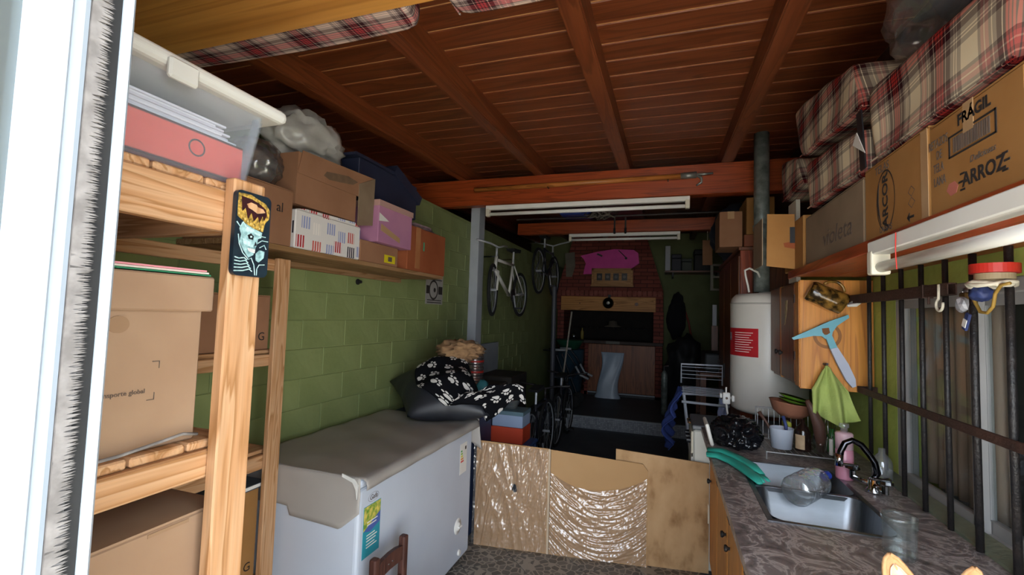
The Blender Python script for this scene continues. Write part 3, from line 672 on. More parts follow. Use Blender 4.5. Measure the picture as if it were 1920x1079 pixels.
# wheel poster and rawlplug hole
po = thing('poster', 'small black and white wheel poster on the green wall', 'poster', (XL+.006, 3.62, 1.62))
obj('sheet', bx(XL+.0065, XL+.008, 3.47, 3.785, 1.62, 1.875), mat('poster_paper', '#a6a29c', '#989490', 9, rough=.8), po)
obj('wheel_print', ringb((XL+.0085, 3.61, 1.745), .075, .016, 32, 'X', 1.0, 1.05), INK, po)
obj('band_print', bx(XL+.008, XL+.0084, 3.48, 3.53, 1.71, 1.78), INK, po); obj('band_print', bx(XL+.008, XL+.0084, 3.70, 3.775, 1.71, 1.78), INK, po)
for zz in (1.835, 1.655, 1.635): obj('line_print', bx(XL+.008, XL+.0084, 3.5, 3.76, zz-.004, zz+.004), INK, po)
obj('hub_print', lt([(0, 0), (.02, 0), (.02, .0006)], (XL+.0082, 3.63, 1.745), 16, 'X', cap=False), INK, po)
tag(obj('wall_hook', lt([(.0, .03), (.010, .03), (.012, .006), (.02, .006), (.02, 0)], (XL+.006, 2.561, 1.735), 14, 'X', cap=False), IRON), 'small black knob on the green wall under the shelf', 'hook')

# ---------------------------------------------------------------- chest freezer with its grey cover
FX0, FX1, FY0, FY1 = -1.87, -1.20, 1.665, 2.845
fz = thing('chest_freezer', 'white chest freezer along the green wall with product stickers', 'freezer', (-1.53, 2.25, 0))
obj('body', bx(FX0, FX1, FY0, FY1, .02, .80, bev=.018, seg=3), WHITE, fz, smooth=False)
obj('lid', bx(FX0-.005, FX1+.006, FY0-.004, FY1+.004, .803, .845, bev=.015, seg=3), WHITE, fz)
obj('foot_plinth', bx(FX0+.03, FX1-.03, FY0+.03, FY1-.03, 0, .02), BLK, fz)
st = obj('sticker', bx(FX1, FX1+.0012, 1.70, 1.822, .50, .715), mat('teal_sticker', '#2e93a2', '#2a8b9b', 8, rough=.35), fz)
obj('photo_print', pr([(1.702, .713), (1.82, .713), (1.82, .665), (1.702, .615)], 'X', FX1+.0012, FX1+.0018), mat('salad_print', '#5f8f34', '#d9c25e', 45, rough=.4), st)
obj('headline_band', pr([(1.702, .615), (1.82, .665), (1.82, .62), (1.75, .60)], 'X', FX1+.0012, FX1+.0018), mat('indigo_print', '#4a5fa0', rough=.4), st)
for i, zz in enumerate((.645, .632, .59, .578, .566, .552, .54)):
    obj('text_line', bx(FX1+.0018, FX1+.0022, 1.725, 1.80-.008*(i % 3), zz-.0022, zz+.0022), WPLA, st)
obj('logo_oval', ringb((FX1+.0012, 1.765, .742), .034, .0016, 36, 'X', 1.1, .55), INKG, fz); text(fz, 'Gafa', .03, (FX1+.001, 1.765, .742), (0, 1, 0), (0, 0, 1), INKG, shear=.3)
el = obj('energy_label', bx(FX1, FX1+.001, 2.66, 2.76, .55, .735), WPLA, fz)
for i, cc in enumerate(('#3d9c3f', '#86b83c', '#d9d03a', '#e0912f', '#cf3a2c')):
    obj('energy_bar', bx(FX1+.001, FX1+.0016, 2.67, 2.69+.006*i, .685-i*.016, .695-i*.016), mat('energy_%d' % i, cc, rough=.5), el)
obj('energy_block', bx(FX1+.001, FX1+.0016, 2.73, 2.75, .69, .71), INK, el)
kn = obj('dial', lt([(.0, .014), (.022, .014), (.025, .004), (.045, .004), (.047, 0)], (FX1, 2.66, .245), 28, 'X', cap=False), WPLA, fz, smooth=True); obj('dial_grip', bx(FX1+.012, FX1+.024, 2.64, 2.68, .239, .251, bev=.003), WPLA, kn)
obj('drain_cap', lt([(.0, .01), (.016, .01), (.018, 0)], (FX1, 2.69, .075), 16, 'X', cap=False), WPLA, fz)
cv = thing('freezer_cover', 'grey plastic cloth cover draped over the freezer lid', 'cover', (-1.53, 2.25, .85))
COV = mat('grey_oilcloth', '#a09a94', '#948e88', 2.2, rough=.5, bump=.12, bscale=7)
def covtop(u, v):
    # u along Y, v across from the wall edge over the top and down the front
    y = FY0-.012+u*(FY1-FY0+.03); s = v*.752; flat_ = .69
    wob = .003*math.sin(y*23+s*9)+.004*noise.noise(Vector((y*5, s*6, 0)))
    if s < flat_: return (FX0-.005+s, y, .853+wob*.8)
    d = s-flat_; a = min(d/.025, 1.57); x = FX0-.005+flat_+.022*math.sin(a); z = .853-.022*(1-math.cos(a))-max(0, d-.04)
    return (x+.003+wob, y, z+wob*.3)
obj('top_sheet', sh(60, 40, covtop), COV, cv, smooth=True, solid=.002)
def nearflap(u, v):
    x = FX0+.04+u*(FX1-FX0-.03); hang = .185-.02*math.sin(u*5) if u < .45 else .205+.035*(u-.45)
    if u > .86: hang *= 1-.35*(u-.86)/.14
    return (x, FY0-.010-.006*v*math.sin(u*3)-.006*noise.noise(Vector((u*4, v*3, 2))), .856-v*hang)
obj('near_flap', sh(40, 10, nearflap), COV, cv, smooth=True, solid=.002)
def farflap(u, v): return (FX1-.06+u*.09+.02*v*u, FY1+.012+.02*u+.01*v, .855-v*(.13+.07*u))
obj('far_corner', sh(8, 8, farflap), COV, cv, smooth=True, solid=.002)
obj('corner_tape', pr([(-1.275, .866), (-1.215, .852), (-1.195, .83), (-1.198, .77), (-1.206, .81), (-1.222, .836), (-1.275, .853)], 'Y', FY0-.022, FY0-.017), mat('white_tape', '#d5d4d0', '#c4c3be', 12, rough=.3), cv)

# ---------------------------------------------------------------- small dark wooden chair before the freezer
ch = thing('wooden_chair', 'small dark brown wooden chair standing against the freezer front', 'chair', (-.98, 1.77, 0))
CHW = wood('chair_brown', '#5b3a30', '#4e3029', '#3f2620', 'z', 1, .5, .4)
for y in (1.655, 1.872):
    obj('back_leg', bx(-1.122, -1.088, y-.017, y+.017, 0, .55, bev=.008, seg=2), CHW, ch)
    obj('front_leg', bx(-.862, -.83, y-.016, y+.016, 0, .27, bev=.004), CHW, ch)
tr = pr([(1.668, .452), (1.76, .458), (1.862, .452), (1.862, .51), (1.81, .522), (1.76, .525), (1.71, .522), (1.668, .51)], 'X', -1.114, -1.096); obj('top_rail', tr, CHW, ch)
for yy in (1.745, 1.775): obj('screw', lt([(0, .003), (.004, .003), (.004, 0)], (-1.0965, yy, .485), 8, 'X', cap=False), CHROME, ch)
obj('lower_rail', bx(-1.112, -1.098, 1.67, 1.86, .35, .39), CHW, ch)
obj('seat', bx(-1.12, -.82, 1.635, 1.892, .27, .295, bev=.005), CHW, ch)
for y in (1.655, 1.872): obj('stretcher', bx(-1.09, -.86, y-.008, y+.008, .12, .145), CHW, ch)

# ---------------------------------------------------------------- makeshift barrier: two filmed cardboard sheets and a plywood panel
def film(x0, x1, yf, z0, ztop, seed, amp=.010, swag=False):
    xm = (x0+x1)/2
    def f(u, v):
        x = x0+u*(x1-x0); zt = ztop(u); z = z0+v*(zt-z0)
        if swag:
            s_ = z-.30*((x-xm)/.3)**2*.55; q = Vector((s_*13, x*2.2, seed)); q2 = Vector((s_*34+x*3, x*7, seed*2))
        else:
            q = Vector((x*13+z*2.5, z*2.4-x*1.5, seed)); q2 = Vector((x*38-z*6, z*8, seed*2))
        d = amp*(1-abs(noise.noise(q))*2.4)+amp*.6*(1-2.2*abs(noise.noise(q2)))+amp*.22*noise.noise(Vector((x*70, z*60, seed)))
        return (x, yf(x)-.008-max(0, d), z)
    return f
def yb(x): return 2.96+(x+1.25)*.128          # the line the barrier stands on
ANGB = math.degrees(math.atan(.128))
def panel(x0, x1, z0, z1l, z1r, back=0, th=.006, cham=None):
    b = bm_(); P = [(x0, z0), (x1, z0)]
    if cham: P += [(x1, z1r-cham*1.3), (x1-cham, z1r)]
    else: P += [(x1, z1r)]
    P += [(x0, z1l)]
    A = [b.verts.new((x, yb(x)+back, z)) for x, z in P]; B = [b.verts.new((x, yb(x)+back+th, z)) for x, z in P]
    b.faces.new(A); b.faces.new(B[::-1]); n = len(P)
    for i in range(n): b.faces.new((A[i], B[i], B[(i+1) % n], A[(i+1) % n]))
    bmesh.ops.recalc_face_normals(b, faces=b.faces[:]); return b
CARDP = mat('cardboard_sheet', '#ab875e', '#b18d64', 3, rough=.85, spec=.15)
ba = thing('cardboard_panel', 'left cardboard sheet under wrinkled plastic film with a torn hole', 'panel', (-.98, 3.0, 0))
obj('board', panel(-1.215, -.722, .0, .69, .672), CARDP, ba)
obj('film', sh(150, 150, film(-1.225, -.728, yb, .01, lambda u: .685-.015*u, 3)), FILM, ba, smooth=True)
obj('torn_hole', blob((-.945, yb(-.945)-.012, .40), (.016, .003, .028), .4, 3, 2), BLK, ba)
obj('tape_edge', panel(-.728, -.714, 0, .672, .671, back=-.003, th=.002), mat('clear_tape', '#b8a48c', rough=.2), ba)
bc = thing('cardboard_panel', 'middle cardboard sheet with clipped corner and sagging plastic film', 'panel', (-.4, 3.06, 0))
obj('board', panel(-.712, -.10, 0, .668, .628, cham=.032), CARDP, bc)
def sag(u): return .47+.0*u-.17*math.sin(math.pi*min(1, u*1.05))**.9+.10*u
obj('film', sh(150, 110, film(-.708, -.104, yb, .01, lambda u: .53-.10*math.sin(math.pi*u)**.8+.02*u, 8, .013, True)), FILM, bc, smooth=True)
bp_ = thing('plywood_panel', 'stained plywood panel with water marks beside the sink cabinet', 'panel', (.08, 3.15, 0))
def plymat():
    m, nt, b = base('stained_plywood', .75, 0, .2); L = nt.links
    tc = N(nt, 'ShaderNodeTexCoord'); mp = N(nt, 'ShaderNodeMapping'); mp.inputs['Scale'].default_value = (5, 5, 3.0); L.new(tc.outputs['Object'], mp.inputs[0])
    nz = N(nt, 'ShaderNodeTexNoise'); nz.inputs['Scale'].default_value = 1.6; nz.inputs['Detail'].default_value = 7; L.new(mp.outputs[0], nz.inputs['Vector'])
    rp = ramp(nt, [(.27, '#6b4a30'), (.37, '#97744f'), (.47, '#b18e66'), (.7, '#bd9c74')]); L.new(nz.outputs[0], rp.inputs[0]); L.new(rp.outputs[0], b.inputs['Base Color']); return m
obj('board', panel(-.30, .262, 0, .705, .66, back=.02, th=.01), plymat(), bp_)
obj('edge_splinter', panel(.255, .264, .30, .42, .40, back=.018, th=.013), mat('pale_splinter', '#cfc3ad', rough=.9), bp_)

# ---------------------------------------------------------------- cushion, paw blanket and pile behind the freezer
cr = thing('storage_crate', 'navy plastic crate behind the freezer under the paw blanket', 'crate', (-1.5, 3.22, 0))
obj('body', bx(-1.88, -1.28, 2.90, 3.42, .0, .80, bev=.02, seg=2), mat('navy_plastic', '#27324d', '#2c3855', 5, rough=.5), cr); obj('rim', bx(-1.9, -1.265, 2.89, 3.44, .78, .82, bev=.008), mat('navy_plastic', '#27324d'), cr)
PQ = [Vector(p) for p in ((-1.93, 2.98, 1.03), (-1.50, 2.52, .90), (-1.03, 2.70, .92), (-1.42, 3.22, 1.20))]
PN = (PQ[2]-PQ[0]).cross(PQ[3]-PQ[1]).normalized()
PN = PN if PN.z > 0 else -PN
def pilp(u, v, off):
    A, B, C, D = PQ; p = (A*(1-u)+B*u)*(1-v)+(D*(1-u)+C*u)*v
    c_ = (A+B+C+D)/4; e = max(0, (1-(2*u-1)**2)*(1-(2*v-1)**2))
    p = p.lerp(c_, .08*(1-e)*(1-abs(2*u-1)*abs(2*v-1)))
    p = p+PN*(off*.15*e**.5)+noise.noise_vector(p*7)*.006
    p.z = max(p.z, .868); return p
b = bm_(); sheet(b, 26, 26, lambda u, v: pilp(u, v, 1)); sheet(b, 26, 26, lambda u, v: pilp(u, v, -1))
bmesh.ops.remove_doubles(b, verts=b.verts[:], dist=.002); bmesh.ops.recalc_face_normals(b, faces=b.faces[:])
tag(obj('black_cushion', b, mat('black_vinyl', '#1a1c22', '#22252c', 5, rough=.5, bump=.1), smooth=True), 'black vinyl cushion at the far end of the freezer', 'cushion')
PAW = paw('paw_fleece')
def bl(i, j):
    # i runs from the wall side to the room side and beyond the cushion, j from the front hem to the back
    u = .04+i*1.42; hem = .52-.34*math.exp(-((u-.62)/.26)**2)+.05*math.sin(u*13); v = hem+j*(1.12-hem)
    uc = min(u, .97); vc = min(v, .97); p = pilp(uc, vc, 1)
    p = p+PN*(.022+.016*math.sin(u*15+v*6)+.018*max(0, noise.noise(Vector((u*5, v*5, 3)))))
    if u > .97: p = p+Vector((.40*(u-.97), .28*(u-.97)+.10*(u-.97)*j, .16*(u-.97)*1.2+.07*math.sin((u-.97)*6)*j))
    if v > .97: p = p+Vector((0, .25*(v-.97), -.7*(v-.97)))
    return p
tag(obj('paw_blanket', sh(90, 60, bl), PAW, smooth=True, solid=.012, planar=lambda co, i: ((i//61)/90*1.0, (i % 61)/60*.52)), 'black fleece blanket with white paw prints over the cushion', 'blanket')
tan = blob((-1.43, 3.10, 1.275), (.13, .11, .06), .6, 3.0, 4, ridge=True, seed=12)
tag(obj('tan_cloth', tan, mat('tan_cloth', '#a8845e', '#7d5f43', 12, rough=.95), smooth=True), 'crumpled tan cloth on top of the paw blanket', 'cloth')
b = thing('metal_canister', 'ribbed silver and red canister behind the paw blanket', 'canister', (-1.58, 3.75, .9))
tag(obj('side_table', bx(-1.93, -1.46, 3.50, 4.30, 0, .90, bev=.01), mat('dark_board', '#2b2621', '#332d27', 5, rough=.7)), 'dark low cupboard against the wall behind the crate', 'cupboard')
prof = []
for i in range(13): prof += [(.075 if i % 2 else .069, .902+i*.024), (.075 if i % 2 else .069, .902+i*.024+.012)]
obj('body', lt(prof, (-1.58, 3.75, 0), 24), mat('ribbed_tin', '#9a8580', '#b3a7a4', 4, (1, 1, 30), rough=.25, metal=.8), b)
obj('lid', lt([(.078, 1.205), (.08, 1.21), (.08, 1.235), (.0, 1.24)], (-1.58, 3.75, 0), 24), WPLA, b)
obj('red_band', lt([(.077, 1.04), (.077, 1.055)], (-1.58, 3.75, 0), 24, cap=False), RED, b); obj('red_band', lt([(.077, 1.13), (.077, 1.145)], (-1.58, 3.75, 0), 24, cap=False), RED, b)
tag(obj('paper_roll', rot(lt([(.035, 1.0), (.037, 1.01), (.037, 1.38), (.02, 1.385)], (-1.75, 4.08, -.1), 16), 4, (-1.75, 4.08, 1), 'Y'), mat('cream_paper', '#b8b0a0', '#a8a090', 6, rough=.8), smooth=True), 'cream paper roll leaning on the pale wall column', 'roll')
st = thing('plastic_stool', 'blue plastic stool carrying stacked boxes behind the freezer', 'stool', (-1.30, 3.62, 0))
obj('top', bx(-1.345, -1.0, 3.50, 3.78, .50, .53, bev=.01), BLUE, st)
for (x, y) in ((-1.32, 3.52), (-1.03, 3.52), (-1.32, 3.76), (-1.03, 3.76)): obj('leg', bx(x-.018, x+.018, y-.018, y+.018, 0, .50, bev=.004), BLUE, st)
carton('shoe_box', 'bright orange-red box on the blue stool', -1.33, -1.06, 3.52, 3.74, .532, .655, ORG, tape=False, flaps=False)
sb = thing('shoe_box', 'pale blue lidded box on top of the orange-red box', 'box', (-1.2, 3.62, .657))
PB = mat('pale_blue_card', '#9fb0cc', '#95a6c2', 5, rough=.6)
obj('body', bx(-1.32, -1.065, 3.525, 3.735, .657, .77, bev=.003), PB, sb); obj('lid', bx(-1.325, -1.06, 3.52, 3.74, .75, .782, bev=.003), mat('teal_grey_card', '#5a7480', rough=.6), sb)
tag(obj('plastic_bowl', lt([(.03, .784), (.05, .79), (.085, .86), (.087, .862), (.082, .86), (.048, .795), (.0, .79)], (-1.2, 3.62, 0), 28), glassy('clear_plastic', (.9, .93, .95), .1, .05, .08), smooth=True), 'clear plastic bowl on the pale blue box', 'bowl')
tag(obj('teal_bag', blob((-1.395, 3.47, .905), (.055, .04, .10), .35, 3, 3, True, 6), mat('teal_film', '#2e5f6b', '#3c7c86', 9, rough=.3), smooth=True), 'small teal plastic bag beside the pale blue box', 'bag')

# ---------------------------------------------------------------- right wall shelf, lamp and boxes
rs = thing('wall_shelf', 'varnished red-brown shelf on the right wall above the barred window', 'shelf', (.78, 1.7, 1.79))
obj('board', bx(.60, .78, .55, 2.70, 1.79, 1.815, bev=.002), REDW('y'), rs); obj('board', bx(.783, .966, .55, 2.70, 1.79, 1.815, bev=.002), REDW('y'), rs)
obj('front_lip', bx(.592, .6, .55, 2.70, 1.778, 1.817, bev=.002), REDW('y'), rs)
def fluor(name, label, x0, x1, y, z, axis='X'):
    """batten with spine, tube and two end holders"""
    t = thing(name, label, 'lamp', ((x0+x1)/2 if axis == 'X' else y, y if axis == 'X' else (x0+x1)/2, z))
    def B(a0, a1, p0, p1, z0, z1, **k): return bx(a0, a1, y+p0, y+p1, z0, z1, **k) if axis == 'X' else bx(y+p0, y+p1, a0, a1, z0, z1, **k)
    obj('spine', B(x0, x1, -.022, .022, z+.038, z+.078, bev=.003), WPLA, t)
    for a in (x0, x1-.035): obj('tube_holder', B(a, a+.035, -.025, .025, z-.022, z+.05, bev=.006, seg=2), CREAM, t)
    P = [(x0+.03, y, z) if axis == 'X' else (y, x0+.03, z), (x1-.03, y, z) if axis == 'X' else (y, x1-.03, z)]
    obj('tube', tb(P, .016, 14), mat('tube_glass', '#e9e7e2', rough=.2), t, smooth=True)
    return t
fluor('tube_lamp', 'unlit fluorescent batten under the right wall shelf', .62, 1.665, .600, 1.725, 'Y')
tag(obj('red_string', tb([(.574, 1.47, 1.80), (.572, 1.468, 1.76), (.574, 1.472, 1.735), (.575, 1.47, 1.702)], .0015, 6), RED), 'short red string tied around the batten under the right shelf', 'string')
ZR = 1.816
ar = carton('carton', 'tan carton with oval logo and TELAS handwriting on the right shelf', .602, .93, 1.365, 1.745, ZR, 2.045, CARD3)
UP = (0, 0, 1); RT = (0, -1, 0)
text(ar, 'ARCOR', .047, (.601, 1.60, 1.918), (0, 0, 1), (0, 1, 0), INK, bold=.001, sx=1.0)
obj('logo_oval', ringb((.6012, 1.60, 1.918), .05, .003, 40, 'X', 1.15, 1.75), INK, ar)
text(ar, 'TELAS', .034, (.601, 1.62, 2.018), RT, UP, INKG)
text(ar, 'LANAS', .026, (.601, 1.60, 1.835), RT, UP, INKG)
obj('arrow_print', pr([(1.475, 1.838), (1.462, 1.85), (1.462, 1.841), (1.44, 1.841), (1.44, 1.835), (1.462, 1.835), (1.462, 1.826)], 'X', .6008, .602), INK, ar); obj('logo_swoosh', pr([(1.64, 1.985), (1.652, 1.955), (1.656, 1.92), (1.648, 1.885), (1.63, 1.85), (1.641, 1.885), (1.646, 1.92), (1.645, 1.955)], 'X', .6008, .602), INK, ar)
for z in (1.875, 1.905): obj('stamp_print', ringb((.6012, 1.45, z), .017, .003, 4, 'X', 1, .8), INKG, ar)
obj('corner_tape', bx(.6006, .602, 1.368, 1.40, 1.82, 2.04), TAPE, ar)
az = carton('carton', 'large tan carton printed ARROZ and FRAGIL at the near end of the right shelf', .602, .94, 1.045, 1.358, ZR, 2.035, CARD3)
text(az, 'FRÁGIL', .034, (.601, 1.19, 2.005), RT, UP, INK, bold=.001)
text(az, 'ARROZ', .042, (.601, 1.165, 1.868), RT, UP, INK, bold=.001, sx=.95); text(az, 'Deliciosas', .02, (.601, 1.165, 1.906), RT, UP, INKG, shear=.3)
for i, (s, z) in enumerate((('RETAZOS', 1.985), ('DE', 1.955), ('TELA', 1.925), ('LANA', 1.893))): text(az, s, .03, (.601, 1.322-.004*(i % 2), z), RT, UP, INKG, sx=.62)
fb = bm_()
for (a, b_, c, d) in ((1.12, 1.28, 1.917, 1.921), (1.12, 1.28, 1.963, 1.967), (1.12, 1.125, 1.917, 1.967), (1.275, 1.28, 1.917, 1.967)): box(fb, .6008, .602, a, b_, c+.015, d+.015)
obj('barcode_frame', fb, INK, az)
bb = bm_(); yy = 1.14
while yy < 1.262: w_ = random.choice((.002, .003, .005)); box(bb, .6008, .602, yy, yy+w_, 1.94, 1.974); yy += w_+random.choice((.002, .003))
obj('barcode', bb, INKG, az)
for (a, b_) in ((1.10, 1.885), (1.095, 1.87), (1.10, 1.852), (1.232, 1.885), (1.238, 1.868), (1.232, 1.85)): obj('dash_print', bx(.6008, .602, a-.008, a+.008, b_-.002, b_+.002), INK, az)
obj('pink_stain', pr([(1.27+.022*math.cos(k), 1.862+.016*math.sin(k)) for k in range(6)], 'X', .6012, .602), mat('pink_stain', '#b5695a', rough=.8), az)
obj('tape_strip', bx(.6006, .602, 1.19, 1.225, 1.97, 2.035), TAPE, az)
carton('carton', 'tan carton at the frame edge beside the ARROZ box', .602, .93, .60, 1.035, ZR, 2.03, CARD3)
vi = carton('carton', 'grey-brown carton with violeta handwriting on the right shelf', .604, .92, 1.765, 2.42, ZR, 2.035, CARDG)
text(vi, 'violeta', .095, (.603, 2.02, 1.895), RT, UP, INKG, shear=.15, sx=1.25)
fx = thing('open_carton', 'open carton with torn flap beside the flue pipe', 'box', (.60, 2.75, ZR))
obj('body', bx(.60, .92, 2.45, 2.80, ZR, 2.06, bev=.003), CARD3, fx)
obj('side_flap', pr([(.475, 1.835), (.60, 1.82), (.60, 2.095), (.478, 2.10)], 'Y', 2.596, 2.60), CARD3, fx); obj('back_flap', bx(.455, .459, 2.60, 2.84, 1.84, 2.08), CARDG, fx)
obj('torn_tape', pr([(.55, 1.95), (.60, 1.96), (.60, 1.92), (.555, 1.93)], 'Y', 2.5945, 2.596), CARD4, fx)
obj('dark_opening', bx(.578, .60, 2.592, 2.5955, 1.95, 2.03), BLK, fx)
# tartan bundles
PL = plaid('tartan', '#e9dec6', '#a3978b', '#43181f', '#b8403a', '#cf9f96', .235)
PLP = plaid('tartan_pink', '#ecd8cc', '#a99a96', '#4a2a2f', '#c0545a', '#dba9a6', .22)
def bundle(name, label, yz, x0, x1, m, seed, puff=.18):
    """soft cushion-like bundle: box between four (y,z) corners bent to shape"""
    b = cushion(-1, 1, -1, 1, -1, 1, 9, puff, .0, seed)
    (ya, za), (yb_, zb), (yc, zc_), (yd, zd) = yz   # far-bottom, near-bottom, near-top, far-top
    for v in b.verts:
        u, w = (v.co.y+1)/2, (v.co.z+1)/2; u = 1-u
        p = (Vector((ya, za))*(1-u)+Vector((yb_, zb))*u)*(1-w)+(Vector((yd, zd))*(1-u)+Vector((yc, zc_))*u)*w
        q = noise.noise_vector(Vector((p.x*6, p.y*6, v.co.x+seed)))*.012
        v.co = Vector((x0+(v.co.x+1)/2*(x1-x0), p.x, p.y))+q
    return b
def tartan(label, yz, x0, x1, m, seed, name='tartan_bundle', group='tartan bundles'):
    t = thing(name, label, 'bundle', (x0, yz[0][0], min(q[1] for q in yz)), group)
    obj('body', bundle('b', '', yz, x0, x1, m, seed), m, t, smooth=True, sub=1)
    (ya, za), (yb_, zb), (yc, zc_), (yd, zd) = yz
    obj('seam', tb([(x0-.002, ya, za+.01), (x0-.003, (ya+yb_)/2, (za+zb)/2+.012), (x0-.002, yb_, zb+.01)], .003, 6), m, t)
    return t
tartan('large tartan bundle lying on the TELAS and ARROZ cartons', [(1.70, 2.055), (1.07, 2.045), (1.05, 2.235), (1.735, 2.31)], .605, .93, PL, 1)
tartan('tartan bundle at the right frame edge above the tan carton', [(1.035, 2.04), (.60, 2.04), (.60, 2.25), (1.04, 2.24)], .602, .93, PLP, 2)
tartan('tilted tartan bundle highest on the right shelf pile', [(2.50, 2.345), (1.76, 2.265), (1.86, 2.475), (2.66, 2.64)], .605, .90, PL, 3)
tartan('tartan bundle resting directly on the violeta carton', [(2.36, 2.06), (1.775, 2.05), (1.78, 2.215), (2.41, 2.29)], .60, .92, PL, 4)
tartan('farthest tartan bundle at the end of the right shelf', [(2.98, 2.24), (2.56, 2.235), (2.70, 2.42), (3.05, 2.50)], .63, .92, PL, 5)
tag(obj('paper_board', bx(.66, .68, 2.83, 2.99, 1.776, 2.225), CREAM), 'cream board standing under the farthest tartan bundle', 'board')
sp = thing('black_strap', 'black strap with white paper tag hanging between tartan bundles', 'strap', (.6, 1.73, 2.05))
obj('band', pr([(1.745, 2.05), (1.705, 2.05), (1.735, 2.25), (1.775, 2.25)], 'X', .590, .594), BLK, sp); obj('paper_tag', pr([(1.80, 2.155), (1.70, 2.095), (1.765, 2.185)], 'X', .587, .589), WPLA, sp)
pbg = thing('clear_bag', 'clear plastic bag with dark blue goods on top of the tartan pile', 'bag', (.8, 1.6, 2.36))
obj('goods', blob((.77, 1.40, 2.47), (.11, .20, .10), .15, 2, 3, seed=3), mat('slate_cloth', '#3c4152', '#2f3342', 6, rough=.8), pbg, smooth=True)
obj('film', blob((.76, 1.47, 2.47), (.15, .30, .13), .2, 3, 4, True, 8), FILM, pbg, smooth=True)
obj('label', blob((.645, 1.42, 2.46), (.01, .045, .045), .2, 3, 2), CREAM, pbg)

# ---------------------------------------------------------------- overhead plank above the door, tartan cushions on it
oh = thing('overhead_shelf', 'orange pine plank shelf high above the sliding door', 'shelf', (-.5, .75, 2.45))
OH = wood('orange_pine', '#cb8e44', '#c2843c', '#b27632', 'x', .35, .45, .4)
obj('board', bx(-1.945, .15, .32, 1.135, 2.45, 2.47, bev=.002), OH, oh)
obj('front_wall_cleat', bx(-1.945, .15, .30, .32, 2.38, 2.45), OH, oh)
for x in (-1.9, -.69, .135): obj('hanger', bx(x-.02, x+.02, 1.06, 1.09, 2.47, zr(1.07)+.1), OH, oh)
tartan('flat pink tartan cushion overhanging the overhead plank shelf', [(1.275, 2.472), (.45, 2.472), (.45, 2.58), (1.275, 2.56)], -1.80, -.755, PLP, 6, 'tartan_cushion', 'tartan cushions overhead')
tartan('second flat tartan cushion overhead, beside the rafter', [(1.255, 2.472), (.45, 2.472), (.45, 2.58), (1.255, 2.56)], -.62, .12, PLP, 7, 'tartan_cushion', 'tartan cushions overhead')

# ---------------------------------------------------------------- hanging cabinet, boiler and flue
cb = thing('wall_cabinet', 'orange varnished hanging cabinet beside the water heater', 'cabinet', (.81, 3.05, 1.225))
obj('body', bx(.66, .965, 2.735, 3.38, 1.228, 1.77, bev=.002), DARKW('z'), cb)
obj('side_panel', bx(.648, .965, 2.715, 2.735, 1.222, 1.776, bev=.002), ORNG('z'), cb)
obj('frame_edge', bx(.645, .66, 2.722, 2.80, 1.23, 1.768), ORNG('z'), cb)
for (a, b_, kk) in ((2.805, 3.09, 3.06), (3.13, 3.375, 3.16)):
    d_ = obj('door', bx(.642, .66, a, b_, 1.245, 1.76, bev=.003), DARKW('z'), cb)
    obj('knob', lt([(.0, -.022), (.014, -.02), (.016, -.012), (.006, -.004), (.006, 0)], (.642, kk, 1.38), 14, 'X', cap=False), IRON, d_, smooth=True)
obj('divider', bx(.644, .66, 3.095, 3.125, 1.235, 1.765), ORNG('z'), cb)
for z in (1.36, 1.66): obj('hinge', bx(.640, .645, 2.79, 2.812, z, z+.045), RUST, cb)
obj('pennant', pr([(2.985, 1.68), (2.94, 1.68), (2.95, 1.62), (3.0, 1.54)], 'X', .640, .642), mat('cream_pennant', '#b9a57c', '#7d6640', 40, rough=.8), cb)
obj('ring_stain', ringb((.768, 2.7145, 1.495), .05, .014, 40, 'Y', 1.1, 1.15), mat('ring_stain', '#8f5a24', rough=.5), cb)
wh = thing('water_heater', 'tall white cylindrical water heater with red sticker', 'boiler', (.675, 3.64, .93))
obj('tank', lt([(.0, .935), (.20, .935), (.235, .955), (.24, .98), (.24, 1.68), (.232, 1.715), (.205, 1.745), (.06, 1.757), (.055, 1.765)], (.675, 3.64, 0), 48), mat('boiler_enamel', '#d6d2c9', '#cdc9c0', 3, rough=.35), wh, smooth=True)
obj('top_seam', lt([(.2405, 1.672), (.242, 1.675), (.242, 1.68), (.2405, 1.683)], (.675, 3.64, 0), 48, cap=False), mat('seam_grey', '#a8a49c', rough=.5), wh)
sk = bm_()
def cyl_patch(a0, a1, z0, z1, r=.2412, n=14):
    def f(u, v): a = R(a0+(a1-a0)*u); return (.675+r*math.cos(a), 3.64+r*math.sin(a), z0+(z1-z0)*v)
    return sh(n, 1, f)
stk_ = obj('red_sticker', cyl_patch(170, 268-22, 1.318, 1.508), mat('sticker_red', '#b8202a', '#ad1c26', 6, rough=.35), wh, smooth=True)
for i in range(9):
    z = 1.475-i*.016
    obj('text_line', cyl_patch(203, 238-(i % 3)*3, z, z+.005, .2418), mat('sticker_text', '#e0c3bd', rough=.5), stk_)
obj('emblem', cyl_patch(181, 192, 1.42, 1.475, .2418), mat('emblem_grey', '#8e8a99', rough=.5), stk_)
obj('drain_knob', rot(lt([(.0, -.05), (.014, -.05), (.016, -.02), (.008, -.02), (.008, 0)], (.44, 3.56, 1.02), 12, 'X', cap=False), 0, (0, 0, 0)), WPLA, wh)
for z in (1.1, 1.6): obj('wall_bracket', bx(.905, .968, 3.58, 3.70, z, z+.05), IRON, wh)
fp = thing('flue_pipe', 'galvanised flue pipe rising from the water heater to the ceiling', 'pipe', (.635, 3.64, 1.766))
GAL = mat('galvanised', '#8d958f', '#59605b', 14, rough=.45, metal=.25)
